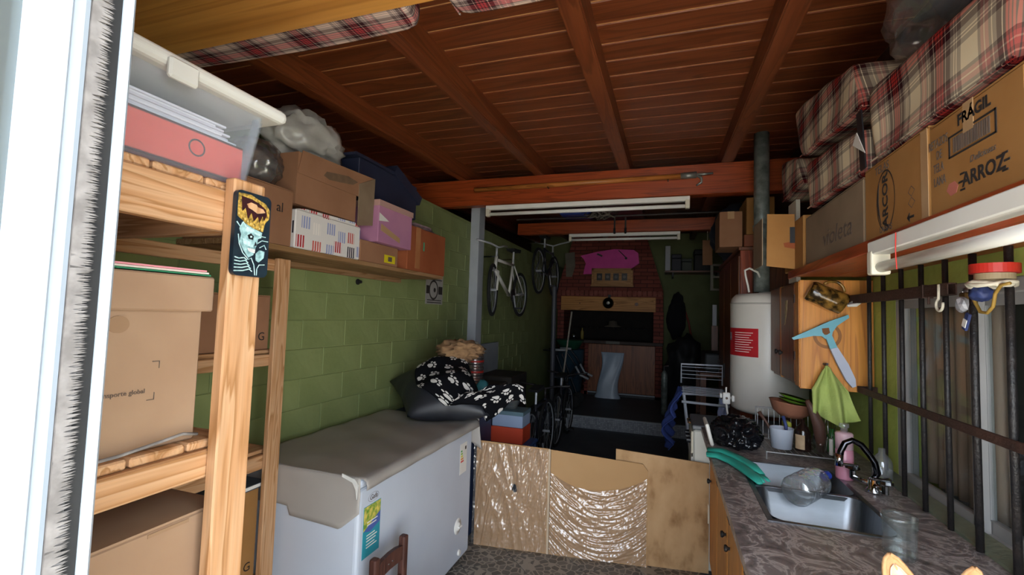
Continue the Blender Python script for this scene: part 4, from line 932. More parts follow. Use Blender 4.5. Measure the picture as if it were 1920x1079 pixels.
obj('pipe', lt([(.05, 1.766), (.05, 2.91)], (.635, 3.64, 0), 28), GAL, fp, smooth=True); obj('collar', lt([(.053, 2.2), (.056, 2.205), (.056, 2.24), (.053, 2.245)], (.635, 3.64, 0), 28, cap=False), GAL, fp, smooth=True)
tag(obj('power_cable', tb([(.53, 3.48, 1.755), (.52, 3.46, 1.80), (.505, 3.45, 1.86), (.50, 3.45, 1.90), (.53, 3.46, 1.915), (.58, 3.47, 1.89), (.60, 3.50, 1.86)], .007, 8), WPLA, smooth=True), 'white cable looping above the water heater', 'cable')

# things hanging on the cabinet side
sq = thing('squeegee', 'light blue hand squeegee hanging on the cabinet side', 'squeegee', (.75, 2.70, 1.25))
LB = mat('sky_blue_plastic', '#6fb0c0', '#66a7b8', 6, rough=.4)
obj('blade', pr([(.604, 1.478), (.612, 1.468), (.70, 1.492), (.735, 1.492), (.752, 1.478), (.775, 1.482), (.782, 1.515), (.80, 1.545), (.852, 1.588), (.848, 1.602), (.77, 1.568), (.70, 1.53)], 'Y', 2.678, 2.690), LB, sq)
obj('throat_hole', pr([(.735, 1.53), (.765, 1.535), (.77, 1.51), (.75, 1.495), (.738, 1.51)], 'Y', 2.6768, 2.6785), mat('wood_shadow', '#7a4a1e', rough=.7), sq)
obj('neck', pr([(.748, 1.50), (.778, 1.497), (.80, 1.44), (.77, 1.43)], 'Y', 2.676, 2.69), LB, sq)
obj('grip', pr([(.77, 1.43), (.80, 1.44), (.845, 1.36), (.873, 1.29), (.875, 1.255), (.86, 1.248), (.835, 1.28), (.80, 1.355)], 'Y', 2.672, 2.692), mat('pale_lilac_grip', '#b9bfd0', '#aeb5c8', 6, rough=.5), sq)
am = thing('amber_mug', 'amber glass mug hung sideways on the cabinet side', 'mug', (.76, 2.68, 1.62))
AMB = mat('amber_glass', '#8f6a2e', '#2f2312', 22, rough=.12, lo=.42, hi=.6)
b = lt([(.0, 0), (.046, 0), (.052, .01), (.05, .05), (.054, .12), (.053, .16), (.047, .16), (.045, .02)], (0, 0, 0), 24, 'X', cap=False); rot(b, 25, (0, 0, 0), 'Y'); bmesh.ops.translate(b, verts=b.verts[:], vec=(.675, 2.655, 1.72)); obj('body', b, AMB, am, smooth=True)
b = tb(arc((0, 0, 0), .05, 20, 160, 10, 'XZ'), .007, 8); rot(b, 25, (0, 0, 0), 'Y'); bmesh.ops.translate(b, verts=b.verts[:], vec=(.775, 2.655, 1.715)); obj('handle', b, AMB, am, smooth=True)
kn = thing('bottle_opener', 'white-handled metal opener hanging on the iron bar', 'opener', (.87, 2.66, 1.65))
obj('blade', tb([(.84, 2.66, 1.652), (.88, 2.66, 1.675), (.94, 2.655, 1.71)], [.004, .010, .006], 8), STEEL, kn); obj('handle', tb([(.835, 2.65, 1.645), (.87, 2.65, 1.650), (.905, 2.65, 1.68)], [.006, .010, .007], 8), WPLA, kn)
tw = thing('dish_towel', 'lime green towel hanging from the cabinet side above the sink', 'towel', (.75, 2.66, 1.06))
def tow(u, v):
    w0 = .018+.062*min(1, v*2.6)+.035*max(0, v-.35); xc = .752+.03*v
    z = 1.352-.295*v*(1-.38*abs(u-.62)**1.1*v) - .05*(1-v)*abs(u-.5)
    return (xc+(u-.5)*2*w0, 2.665-.028*math.sin(u*11+v*2)*(.25+v)-.012*math.sin(u*23)*v-.01*v, z)
obj('cloth', sh(48, 40, tow), mat('lime_cloth', '#aab968', '#a0af5e', 14, rough=.95, bump=.3), tw, smooth=True, solid=.004)
obj('peg', tb([(.752, 2.712, 1.352), (.752, 2.66, 1.356)], .006, 8), IRON, tw)

# ---------------------------------------------------------------- window grille, steel arm, tape
gr = thing('window_grille', 'black iron bars across the window with a slanting crossbar', 'grille', (.9, 2.1, .8))
for (y, z0, z1) in ((2.58, .965, 1.785), (2.43, .935, 1.785), (2.267, .885, 1.785), (2.112, .885, 1.785), (1.955, .885, 1.785), (1.805, .885, 1.785), (1.645, .885, 1.785), (1.49, .885, 1.785)):
    obj('bar', tb([(.90, y, z0), (.90, y+.002, (z0+z1)/2), (.90, y, z1)], .0085 if y > 1.9 else .010, 10), IRON, gr, smooth=True)
obj('crossbar', bx(.888, .896, 1.36, 2.70, 1.225, 1.255, bev=.002), RUST, gr)
obj('wall_lug', bx(.89, .968, 2.69, 2.705, 1.225, 1.255), RUST, gr)
pa = thing('steel_channel', 'rusty steel channel arm across the top of the window grille', 'bracket', (.87, 2.25, 1.66))
b = bm_(); box(b, .858, .884, 1.855, 2.70, 1.694, 1.698); box(b, .858, .862, 1.855, 2.70, 1.658, 1.698); box(b, .88, .884, 1.855, 2.70, 1.658, 1.698); box(b, .858, .884, 1.855, 2.70, 1.658, 1.661)
obj('channel', b, RUST, pa); obj('sleeve', bx(.855, .887, 2.0, 2.012, 1.654, 1.701), RUST, pa)
obj('bolt', tb([(.87, 1.993, 1.66), (.87, 1.993, 1.632)], .004, 8), RUST, pa)
hk = [(.853, 1.892, 1.695), (.853, 1.893, 1.66)]+arc((.853, 1.889, 1.627), .020, 75, -200, 16, 'YZ')
tag(obj('screw_hook', tb(hk, .0042, 8), CREAM, smooth=True), 'cream open screw hook on the steel arm', 'hook')
pd = thing('padlock', 'old brass padlock hanging between the window bars', 'padlock', (.89, 1.825, 1.63))
obj('body', bx(.882, .898, 1.808, 1.845, 1.632, 1.665, bev=.004), mat('old_brass', '#7a5f36', '#5d4526', 30, rough=.5, metal=.6), pd); obj('shackle', tb(arc((.89, 1.8265, 1.665), .012, 0, 180, 10, 'YZ'), .003, 8), STEEL, pd)
def ringsolid(c, ro, ri, h): return lt([(ri, 0), (ro, 0), (ro, h), (ri, h), (ri, 0)], c, 36, cap=False)
tag(obj('tape_roll', ringsolid((.868, 1.645, 1.708), .052, .036, .026), RED, smooth=False), 'red adhesive tape roll on a window bar', 'tape')
tag(obj('tape_roll', ringsolid((.868, 1.645, 1.690), .042, .034, .017), mat('beige_tape', '#9a8a6c', rough=.6)), 'narrow beige tape roll under the red one', 'tape')
tag(obj('cord_coil', tb([(.868+.045*math.cos(a*.55)+.006*math.sin(a), 1.655+.05*math.sin(a*.55), 1.678+.006*math.sin(a*1.3)) for a in range(24)], .006, 8), CREAM, smooth=True), 'cream cord coil wound on the bar below the tapes', 'cord')
tag(obj('yellow_cable', tb([(.86, 1.57, 1.675), (.858, 1.60, 1.672), (.858, 1.625, 1.65), (.858, 1.635, 1.615), (.858, 1.66, 1.597), (.858, 1.69, 1.60), (.858, 1.71, 1.625), (.858, 1.725, 1.645), (.858, 1.71, 1.66)], .0045, 8), mat('ochre_cable', '#a3823c', rough=.5), smooth=True), 'ochre cable looped under the cord coil on the grille', 'cable')
tag(obj('blue_strap', blob((.862, 1.695, 1.655), (.02, .028, .02), .4, 3, 3, True, 3), mat('navy_strap', '#2a3560', '#3a4880', 20, rough=.6), smooth=True), 'knotted navy strap on the window grille', 'strap')
tg = thing('blue_clip', 'small blue and white clip hanging beside the padlock', 'clip', (.86, 1.77, 1.54)); obj('loop', blob((.862, 1.785, 1.625), (.012, .018, .022), .4, 3, 2, True, 5), mat('grey_cellophane', '#9a9aa0', rough=.3), tg); obj('body', rot(bx(.858, .866, 1.755, 1.775, 1.545, 1.60, bev=.002), 25, (.862, 1.765, 1.57), 'X'), mat('navy_strap', '#2a3560'), tg); obj('tag', rot(bx(.856, .858, 1.756, 1.774, 1.555, 1.58), 25, (.862, 1.765, 1.57), 'X'), WPLA, tg)

# ---------------------------------------------------------------- counter, base cabinet, sink
CT = .88
bc_ = thing('base_cabinet', 'orange wood sink cabinet with dark round knobs', 'cabinet', (.6, 2.15, 0))
KX = .262
obj('carcass', bx(KX+.018, .955, 1.42, 3.13, .08, .70), ORNG('y'), bc_); obj('plinth', bx(KX+.05, .955, 1.44, 3.1, 0, .08), BLK, bc_)
obj('back_rail', bx(.90, .955, 1.42, 3.13, .70, CT-.03), ORNG('y'), bc_)
for y in (1.42, 3.112): obj('side_panel', bx(KX+.018, .955, y, y+.018, .70, CT-.03), ORNG('z'), bc_)
for i in range(4):
    y0 = 1.43+i*.425
    d_ = obj('door', bx(KX, KX+.018, y0, y0+.415, .10, .70, bev=.003), ORNG('z'), bc_)
    obj('knob', lt([(.0, -.024), (.013, -.022), (.015, -.014), (.006, -.005), (.006, 0)], (KX, y0+(.33 if i % 2 else .04), .60), 14, 'X', cap=False), IRON, d_, smooth=True)
    dw = obj('drawer', bx(KX, KX+.018, y0, y0+.415, .712, .838, bev=.003), ORNG('y'), bc_)
    obj('pull', tb([(KX, y0+.14, .775), (KX-.02, y0+.15, .77), (KX-.02, y0+.22, .77), (KX, y0+.23, .775)], .005, 8), IRON, dw)
def marble():
    m, nt, b = base('dark_marble', .35, 0, .5); L = nt.links
    tc = N(nt, 'ShaderNodeTexCoord'); mp = N(nt, 'ShaderNodeMapping'); mp.inputs['Scale'].default_value = (1, 1, 1); mp.inputs['Rotation'].default_value = (0, 0, .8)
    L.new(tc.outputs['Object'], mp.inputs[0])
    n1 = N(nt, 'ShaderNodeTexNoise'); n1.inputs['Scale'].default_value = 7; n1.inputs['Detail'].default_value = 9; n1.inputs['Distortion'].default_value = 2.2; n1.inputs['Roughness'].default_value = .62; L.new(mp.outputs[0], n1.inputs['Vector'])
    r1 = ramp(nt, [(.30, '#4b4443'), (.45, '#7d7371'), (.50, '#aaa19e'), (.54, '#7b716f'), (.70, '#5a5150')]); L.new(n1.outputs[0], r1.inputs[0])
    L.new(r1.outputs[0], b.inputs['Base Color']); return m
SX0, SX1, SY0, SY1 = .345, .722, 1.815, 2.515
b = bm_()
def ringslab(b, X0, X1, Y0, Y1, x0, x1, y0, y1, z0, z1):
    O_ = [(X0, Y0), (X1, Y0), (X1, Y1), (X0, Y1)]; I_ = [(x0, y0), (x1, y0), (x1, y1), (x0, y1)]
    ot, it = [b.verts.new((*p, z1)) for p in O_], [b.verts.new((*p, z1)) for p in I_]; obt, ibt = [b.verts.new((*p, z0)) for p in O_], [b.verts.new((*p, z0)) for p in I_]
    for i in range(4):
        j = (i+1) % 4
        b.faces.new((ot[i], ot[j], it[j], it[i])); b.faces.new((obt[j], obt[i], ibt[i], ibt[j])); b.faces.new((ot[j], ot[i], obt[i], obt[j])); b.faces.new((it[i], it[j], ibt[j], ibt[i]))
    return b
ringslab(b, .215, .962, 1.385, 3.185, SX0, SX1, SY0, SY1, CT-.03, CT)
tag(obj('countertop', b, marble()), 'dark veined marble-look worktop around the sink', 'worktop')
SINKM = mat('sink_steel', '#85898f', '#787c82', 4, (1, 30, 1), rough=.36, metal=1)
sk = thing('sink', 'stainless steel double bowl sink set in the dark worktop', 'sink', (.53, 2.16, .70))
rim = ringslab(bm_(), SX0-.012, SX1+.012, SY0-.012, SY1+.012, SX0+.006, SX1-.006, SY0+.006, SY1-.006, CT+.0005, CT+.003); obj('rim', rim, SINKM, sk)
def bowl(x0, x1, y0, y1, d, g=.035):
    b = bm_(); top = rrect((x0+x1)/2, (y0+y1)/2, x1-x0, y1-y0, .05, 6); mid = rrect((x0+x1)/2, (y0+y1)/2, x1-x0-g*.8, y1-y0-g*.8, .05, 6); bot = rrect((x0+x1)/2, (y0+y1)/2, x1-x0-g*2.6, y1-y0-g*2.6, .04, 6)
    R0 = [b.verts.new((*p, CT+.002)) for p in top]; R1 = [b.verts.new((*p, CT-d+.03)) for p in mid]; R2 = [b.verts.new((*p, CT-d)) for p in bot]
    n = len(R0)
    for A, B in ((R0, R1), (R1, R2)):
        for i in range(n): b.faces.new((A[i], B[i], B[(i+1) % n], A[(i+1) % n]))
    b.faces.new(R2); return b
obj('bowl', bowl(SX0+.006, SX1-.006, SY0+.006, 2.165, .15), SINKM, sk, smooth=True); obj('bowl', bowl(SX0+.006, SX1-.006, 2.185, SY1-.006, .13), SINKM, sk, smooth=True)
obj('divider', bx(SX0+.006, SX1-.006, 2.163, 2.187, CT-.06, CT+.002, bev=.004), SINKM, sk)
for y in (1.99, 2.35): obj('drain', lt([(.0, .002), (.02, .002), (.034, .004), (.04, 0)], (.533, y, CT-.15 if y < 2.1 else CT-.13), 20, cap=False), CHROME, sk)
fc = thing('faucet', 'chrome swan-neck tap with dark spout behind the sink', 'tap', (.80, 2.27, CT))
obj('base', lt([(.03, CT), (.03, CT+.01), (.022, CT+.02), (.02, CT+.055), (.012, CT+.06)], (.80, 2.27, 0), 20), CHROME, fc, smooth=True)
obj('neck', tb([(.80, 2.27, CT+.05), (.812, 2.27, .96), (.803, 2.27, 1.0), (.785, 2.27, 1.03), (.757, 2.27, 1.066), (.727, 2.27, 1.08), (.702, 2.27, 1.066), (.686, 2.27, 1.03), (.681, 2.27, .985)], .012, 14), mat('dark_chrome', '#56565a', '#3d3d42', 8, rough=.15, metal=1), fc, smooth=True)
obj('tip', tb([(.682, 2.27, 1.02), (.679, 2.27, .972)], .0145, 14), CHROME, fc, smooth=True)
for (y, dx) in ((2.34, -.05), (2.17, 0)):
    v_ = obj('valve', tb([(.80, 2.27, CT+.03), (.80+dx, y, CT+.035)], .012, 12), CHROME, fc, smooth=True)
    obj('handle', lt([(.0, .05), (.026, .05), (.028, .04), (.012, .03), (.012, 0)], (.80+dx, y, CT+.03), 10), CHROME, v_)
    obj('lever', bx(.80+dx-.045, .80+dx+.02, y-.012, y+.012, CT+.078, CT+.09, bev=.004), CHROME, v_)

# ---------------------------------------------------------------- things on the worktop
pkb = thing('soap_bottle', 'pink soap bottle behind the tap', 'bottle', (.745, 2.42, CT))
PKS = mat('pink_soap', '#c9899a', '#bf7f92', 6, rough=.3)
obj('body', lt([(.0, CT+.001), (.032, CT+.001), (.034, CT+.01), (.034, 1.005), (.031, 1.01)], (.745, 2.42, 0), 24), PKS, pkb, smooth=True); obj('sleeve', lt([(.0335, 1.01), (.0335, 1.075), (.03, 1.08), (.0, 1.083)], (.745, 2.42, 0), 24), mat('pale_pink', '#d9b3bb', rough=.4), pkb, smooth=True); obj('cap', lt([(.014, 1.082), (.014, 1.10), (.02, 1.104), (.018, 1.118), (.0, 1.12)], (.745, 2.42, 0), 16), glassy('clear_plastic', (.9, .93, .95), .1, .05, .08), pkb, smooth=True)
tag(obj('detergent_bottle', lt([(.0, CT+.001), (.036, CT+.001), (.036, .98), (.03, 1.0), (.012, 1.02), (.012, 1.04), (.0, 1.042)], (.86, 2.36, 0), 20), glassy('clear_plastic', (.9, .93, .95), .1, .05, .08), smooth=True), 'clear detergent bottle between the tap and the green wall', 'bottle')
dk = thing('dish_rack', 'chrome wire dish rack on the worktop by the water heater', 'rack', (.64, 2.79, CT))
WIRE = mat('coated_wire', '#aeb0b2', rough=.35, metal=.5)
for z in (.915, 1.085):
    y0_, y1_ = (2.60, 2.90) if z < 1 else (2.86, 2.90)
    obj('hoop', tb([(.475, y0_, z), (.82, y0_, z), (.82, y1_, z), (.475, y1_, z)], .0028, 6, closed=True), WIRE, dk)
for x in (.475, .82):
    obj('upright', tb([(x, 2.90, CT), (x, 2.90, 1.085)], .0028, 6), WIRE, dk); obj('foot', tb([(x, 2.60, CT), (x, 2.60, .915)], .0035, 6), WIRE, dk)
for i in range(13): obj('wire', tb([(.485+i*.027, 2.60, .915), (.485+i*.027, 2.899, .913), (.485+i*.027, 2.90, 1.085)], .0016, 5), WIRE, dk)
ck = thing('utensil_crock', 'white utensil cup standing in the dish rack', 'cup', (.56, 2.70, .92))
obj('cup', lt([(.0, .92), (.046, .92), (.055, 1.018), (.057, 1.02), (.052, 1.018), (.043, .93), (.0, .928)], (.56, 2.70, 0), 28), mat('cup_white', '#c3cbd9', '#bac2d0', 4, rough=.5), ck, smooth=True)
tag(obj('wooden_spoon', tb([(.545, 2.70, .93), (.50, 2.72, 1.03), (.463, 2.73, 1.085)], [.005, .006, .010], 8), mat('dark_utensil', '#4f342a', rough=.6), smooth=True), 'brown wooden handle leaning out of the white cup', 'utensil')
tag(obj('knife', tb([(.585, 2.70, .93), (.583, 2.71, 1.03), (.572, 2.72, 1.075)], [.004, .008, .008], 8), mat('navy_strap', '#2a3560'), smooth=True), 'navy-handled knife standing in the white cup', 'knife')
tag(obj('sponge', bx(.59, .625, 2.78, 2.84, .918, 1.035, bev=.006), mat('yellow_green_sponge', '#b3a63a', '#7f9a3c', 18, rough=.95)), 'yellow-green sponge behind the white cup', 'sponge')
bt = thing('brown_bottle', 'dark brown glass bottle with cream label in the dish rack', 'bottle', (.655, 2.70, .918))
obj('glass', lt([(.0, .918), (.034, .918), (.036, .925), (.036, 1.01), (.028, 1.032), (.012, 1.048), (.011, 1.07), (.0, 1.072)], (.655, 2.70, 0), 24), mat('brown_glass', '#1d1210', '#241612', 5, rough=.08), bt, smooth=True)
def labpatch(u, v): a = R(195+75*u); return (.655+.0366*math.cos(a), 2.70+.0366*math.sin(a), .928+v*.07)
obj('label', sh(10, 1, labpatch), mat('cream_label', '#b99d7c', '#a88c6c', 30, rough=.7), bt)
tb_b = thing('terracotta_bowl', 'brown clay bowl resting on the dish rack', 'bowl', (.63, 2.83, 1.03))
b = lt([(.0, 1.088), (.05, 1.088), (.085, 1.115), (.105, 1.165), (.108, 1.168), (.10, 1.165), (.08, 1.12), (.045, 1.10), (.0, 1.098)], (.63, 2.86, 0), 32)
rot(b, 6, (.63, 2.86, 1.09), 'Y'); bmesh.ops.translate(b, verts=b.verts[:], vec=(0, -.02, -.035)); obj('body', b, mat('clay', '#96624a', '#8a5842', 8, rough=.7), tb_b, smooth=True)
for i, (z, lb) in enumerate(((1.128, 'lower lime green plate in the clay bowl'), (1.148, 'upper lime green plate tilted in the clay bowl'))):
    b = lt([(.0, z), (.045, z), (.07, z+.012), (.072, z+.013), (.045, z+.004), (.0, z+.004)], (.645, 2.84, 0), 28); rot(b, 12, (.645, 2.84, z), 'Y'); tag(obj('plate', b, mat('lime_plastic', '#7fae3a', '#76a534', 6, rough=.4), smooth=True), lb, 'plate')
tag(obj('bread_roll', blob((.59, 2.80, 1.118), (.028, .022, .016), .1, 2, 3), mat('bread', '#c08d55', '#b07c46', 20, rough=.9), smooth=True), 'small bread piece at the front of the clay bowl', 'bread')
tag(obj('drinking_glass', lt([(.0, .918), (.028, .918), (.033, 1.0), (.031, 1.0), (.026, .923), (.0, .922)], (.725, 2.68, 0), 24), CLEAR, smooth=True), 'clear drinking glass in the dish rack beside the brown bottle', 'glass')
tag(obj('wooden_paddle', tb([(.726, 2.68, .925), (.722, 2.665, 1.0), (.712, 2.655, 1.06), (.682, 2.645, 1.13), (.66, 2.64, 1.175)], [.018, .026, .028, .018, .010], 10), mat('dark_utensil', '#4f342a', '#5d4032', 14, rough=.6), smooth=True), 'dark wooden paddle standing in the drinking glass', 'utensil')
wk = thing('whisk', 'wire whisk standing in the dish rack beside the paddle', 'whisk', (.765, 2.68, .918))
for k in range(5):
    a = math.pi*k/5; obj('wire', tb([(.765+.024*math.sin(t*.3142)*math.cos(a), 2.66+.024*math.sin(t*.3142)*math.sin(a), .99+.0125*t) for t in range(11)], .0012, 5), CHROME, wk)
obj('grip', tb([(.765, 2.66, .918), (.765, 2.66, .995)], .009, 10), WPLA, wk)
tag(obj('green_bottle', lt([(.0, .918), (.024, .918), (.024, .99), (.01, 1.01), (.01, 1.03), (.0, 1.031)], (.79, 2.74, 0), 18), mat('green_glass', '#2d6a35', '#276030', 6, rough=.2), smooth=True), 'small green bottle at the right end of the dish rack', 'bottle')
cbm = thing('water_bottle', 'clear plastic water bottle with blue cap lying in the sink', 'bottle', (.57, 2.2, .9))
b = lt([(.0, 0), (.05, 0), (.058, .012), (.058, .05), (.054, .058), (.058, .066), (.058, .11), (.054, .118), (.058, .126), (.056, .17), (.03, .215), (.016, .235), (.015, .25)], (0, 0, 0), 28, cap=False)
Mb = Matrix.Translation((.475, 2.07, .905)) @ Vector((.26, .33, .03)).to_track_quat('Z', 'Y').to_matrix().to_4x4(); b.transform(Mb); obj('body', b, glassy('bottle_plastic', (.88, .91, .92), .16, .04, .10), cbm, smooth=True)
b = lt([(.0175, .24), (.0175, .27), (.0, .272)], (0, 0, 0), 18, cap=False); b.transform(Mb); obj('cap', b, mat('cap_blue', '#1d3fae', rough=.35), cbm)
jr = thing('glass_jar', 'faceted clear glass jar on the near corner of the worktop', 'jar', (.652, 1.68, CT))
b = lt([(.0, CT+.001), (.036, CT+.001), (.041, CT+.01), (.041, .965), (.043, .97), (.042, .997), (.039, .997), (.038, .965), (.037, .895), (.0, .892)], (.652, 1.68, 0), 12); obj('glass', b, glassy('jar_glass', (.94, .97, .97), .05, .04, .02, .45), jr); obj('rim', lt([(.039, .99), (.0435, .99), (.0435, 1.0), (.039, 1.0)], (.652, 1.68, 0), 24, cap=False), glassy('jar_glass', (.86, .90, .90)), jr, smooth=True)
gl = thing('rubber_gloves', 'pair of turquoise rubber gloves over the worktop edge', 'gloves', (.3, 2.4, CT))
TQ = mat('turquoise_rubber', '#35a896', '#2e9c8b', 8, rough=.45)
def glove(pts, rad): 
    b = tb(pts, rad, 12)
    for v in b.verts: v.co.z = CT+.003+(v.co.z-CT)*.42+.004*noise.noise(v.co*45); v.co += Vector((noise.noise(v.co*30), noise.noise(v.co*30+Vector((5, 0, 0))), 0))*.006
    return b
obj('glove', glove([(.195, 2.50, CT+.03), (.25, 2.49, CT+.035), (.30, 2.42, CT+.035), (.335, 2.33, CT+.035), (.36, 2.22, CT+.03), (.372, 2.15, CT+.03)], [.030, .032, .027, .030, .028, .012]), TQ, gl, smooth=True)
obj('glove', glove([(.21, 2.56, CT+.05), (.27, 2.54, CT+.06), (.33, 2.45, CT+.06), (.37, 2.36, CT+.055), (.395, 2.26, CT+.04)], [.026, .028, .024, .026, .012]), TQ, gl, smooth=True)
for k in range(3): obj('finger', glove([(.35+.018*k, 2.27+.01*k, CT+.04), (.362+.02*k, 2.20+.012*k, CT+.036), (.366+.021*k, 2.155+.015*k, CT+.03)], [.011, .010, .006]), TQ, gl, smooth=True)
tag(obj('garbage_bag', blob((.365, 2.82, .945), (.105, .14, .075), .34, 2.3, 5, True, 4, flat=CT+.002), mat('black_bin_film', '#0c0d10', '#14151a', 8, rough=.2, bump=.6, bscale=30), smooth=True), 'crumpled black bin bag on the far end of the worktop', 'bag')
tag(obj('white_tray', rot(bx(.232, .25, 2.72, 2.92, CT+.001, 1.0, bev=.006), -14, (.24, 2.8, CT), 'Y'), WPLA), 'white plastic tray standing beside the black bin bag', 'tray')

# ---------------------------------------------------------------- stove next to the counter
sv = thing('stove', 'old white stove with grey cover beyond the worktop', 'stove', (.45, 3.4, 0))
obj('body', bx(.17, .72, 3.20, 3.58, .0, .855, bev=.01), mat('stove_enamel', '#cfd0c8', '#c4c5bc', 4, rough=.4), sv)
obj('front_panel', bx(.158, .172, 3.22, 3.56, .70, .84, bev=.004), CREAM, sv); obj('oven_door', bx(.158, .172, 3.22, 3.56, .14, .68, bev=.004), WPLA, sv)
for y in (3.28, 3.39, 3.50): obj('knob', lt([(.0, -.025), (.016, -.025), (.018, 0)], (.158, y, .77), 14, 'X', cap=False), BLK, sv)
obj('lid', bx(.165, .725, 3.195, 3.585, .857, .885, bev=.006), mat('grey_lid', '#6d7278', '#646a70', 5, rough=.4), sv)
obj('lid_handle', tb([(.16, 3.32, .87), (.145, 3.32, .87), (.145, 3.46, .87), (.16, 3.46, .87)], .005, 8), CHROME, sv)
ol = thing('socket_strip', 'white socket block hanging on its cable beside the water heater', 'socket', (.40, 3.42, .9))
obj('block', bx(.355, .40, 3.335, 3.36, 1.01, 1.085, bev=.006), WPLA, ol); obj('plug', bx(.408, .425, 3.33, 3.355, 1.03, 1.07, bev=.004), WPLA, ol); obj('plug', bx(.337, .35, 3.33, 3.355, 1.05, 1.08, bev=.004), WPLA, ol)
obj('outlet_print', lt([(.0, -.001), (.008, -.001), (.008, 0)], (.378, 3.335, 1.05), 12, 'Y', cap=False), INKG, ol)
obj('cable', tb([(.378, 3.35, 1.01), (.382, 3.35, .97), (.388, 3.34, .93), (.40, 3.30, .895)], .006, 8), WPLA, ol, smooth=True); obj('cable', tb([(.375, 3.345, 1.085), (.376, 3.345, 1.12)], .005, 8), WPLA, ol)

# ---------------------------------------------------------------- lamps and the boat-hook pole on the beams
fluor('tube_lamp', 'long unlit fluorescent batten hanging below the main beam', -1.60, .168, 3.935, 2.474)
fluor('tube_lamp', 'small distant fluorescent batten below the rear beam', -1.24, .148, 5.99, 2.564)
pl = thing('hook_pole', 'wooden pole with metal boat hook fixed along the main beam', 'pole', (-.8, 3.88, 2.70))
obj('shaft', tb([(-1.70, 3.878, 2.695), (-.8, 3.878, 2.70), (.10, 3.878, 2.706)], .021, 14), wood('pole_wood', '#c07a3c', '#b06a30', '#9a5a28', 'x', .8, .4, .4), pl, smooth=True)
obj('ferrule', tb([(.095, 3.878, 2.706), (.215, 3.878, 2.709)], .025, 14), mat('dull_zinc', '#8f8f8a', rough=.45, metal=.7), pl, smooth=True)
obj('spike', tb([(.21, 3.878, 2.709), (.335, 3.878, 2.715)], [.012, .008], 10), mat('dull_zinc', '#8f8f8a'), pl, smooth=True); obj('hook', tb([(.22, 3.878, 2.705), (.25, 3.878, 2.68), (.25, 3.878, 2.645), (.215, 3.878, 2.622)], [.012, .012, .010, .007], 10), mat('dull_zinc', '#8f8f8a'), pl, smooth=True)
for x in (-1.0, .0): obj('nail', tb([(x, 3.9, 2.675), (x, 3.85, 2.677)], .004, 6), IRON, pl)
# things stored across the beams
tag(obj('blue_bag', bx(-1.29, -.90, 5.58, 5.90, 2.815, 2.88, bev=.03, seg=2), mat('blue_tarp', '#243a8f', '#2c459e', 6, rough=.5)), 'folded blue tarpaulin stored above the rear beam', 'tarpaulin')
tag(obj('rope_tangle', tb([(-.78+.22*math.sin(k*1.7)*math.cos(k*.37), 5.6+.10*math.cos(k*1.1), 2.82+.07*math.sin(k*2.3)) for k in range(40)], .009, 6), mat('pale_rope', '#8d8578', '#6e675c', 20, rough=.9), smooth=True), 'tangle of pale rope hanging above the rear beam', 'rope')
tag(obj('storage_pole', tb([(-1.9, 5.75, 2.81), (.6, 5.75, 2.815)], .012, 8), mat('dark_tube', '#3a3433', rough=.5)), 'thin dark pole laid along the rear beam top', 'pole')
wt = thing('strap_wheels', 'two dark castor wheels poking over the rear beam', 'wheels', (-.57, 5.9, 2.62))
for x in (-.642, -.506): obj('wheel', lt([(.0, -.012), (.035, -.012), (.04, -.006), (.04, .006), (.035, .012), (.0, .012)], (x, 5.925, 2.66), 18, 'X'), RUB, wt, smooth=False); obj('fork', bx(x-.01, x+.01, 5.92, 5.935, 2.67, 2.83), IRON, wt)

# ---------------------------------------------------------------- bicycles
SPOKE = mat('dull_spokes', '#b5b8bd', rough=.4, metal=.3)
def wheel(parent, c, r, ang=0, tyre=.018, spokes=16):
    """c centre, ang turn about the vertical; wheel plane starts in YZ"""
    M = Matrix.Translation(c) @ Matrix.Rotation(R(ang), 4, 'Z')
    b = tb([(0, r*math.cos(k*2*math.pi/36), r*math.sin(k*2*math.pi/36)) for k in range(36)], tyre, 8, closed=True); b.transform(M); w_ = obj('wheel', b, RUB, parent, smooth=True)
    b = tb([(0, (r-.025)*math.cos(k*2*math.pi/36), (r-.025)*math.sin(k*2*math.pi/36)) for k in range(36)], .007, 6, closed=True); b.transform(M); obj('rim', b, SPOKE, w_, smooth=True)
    b = bm_()
    for k in range(spokes):
        a = 2*math.pi*k/spokes; tube(b, [((-.02 if k % 2 else .02), 0, 0), (0, (r-.025)*math.cos(a), (r-.025)*math.sin(a))], .0012, 4)
    tube(b, [(-.04, 0, 0), (.04, 0, 0)], .014, 8); b.transform(M); obj('spokes', b, SPOKE, w_)
    return w_
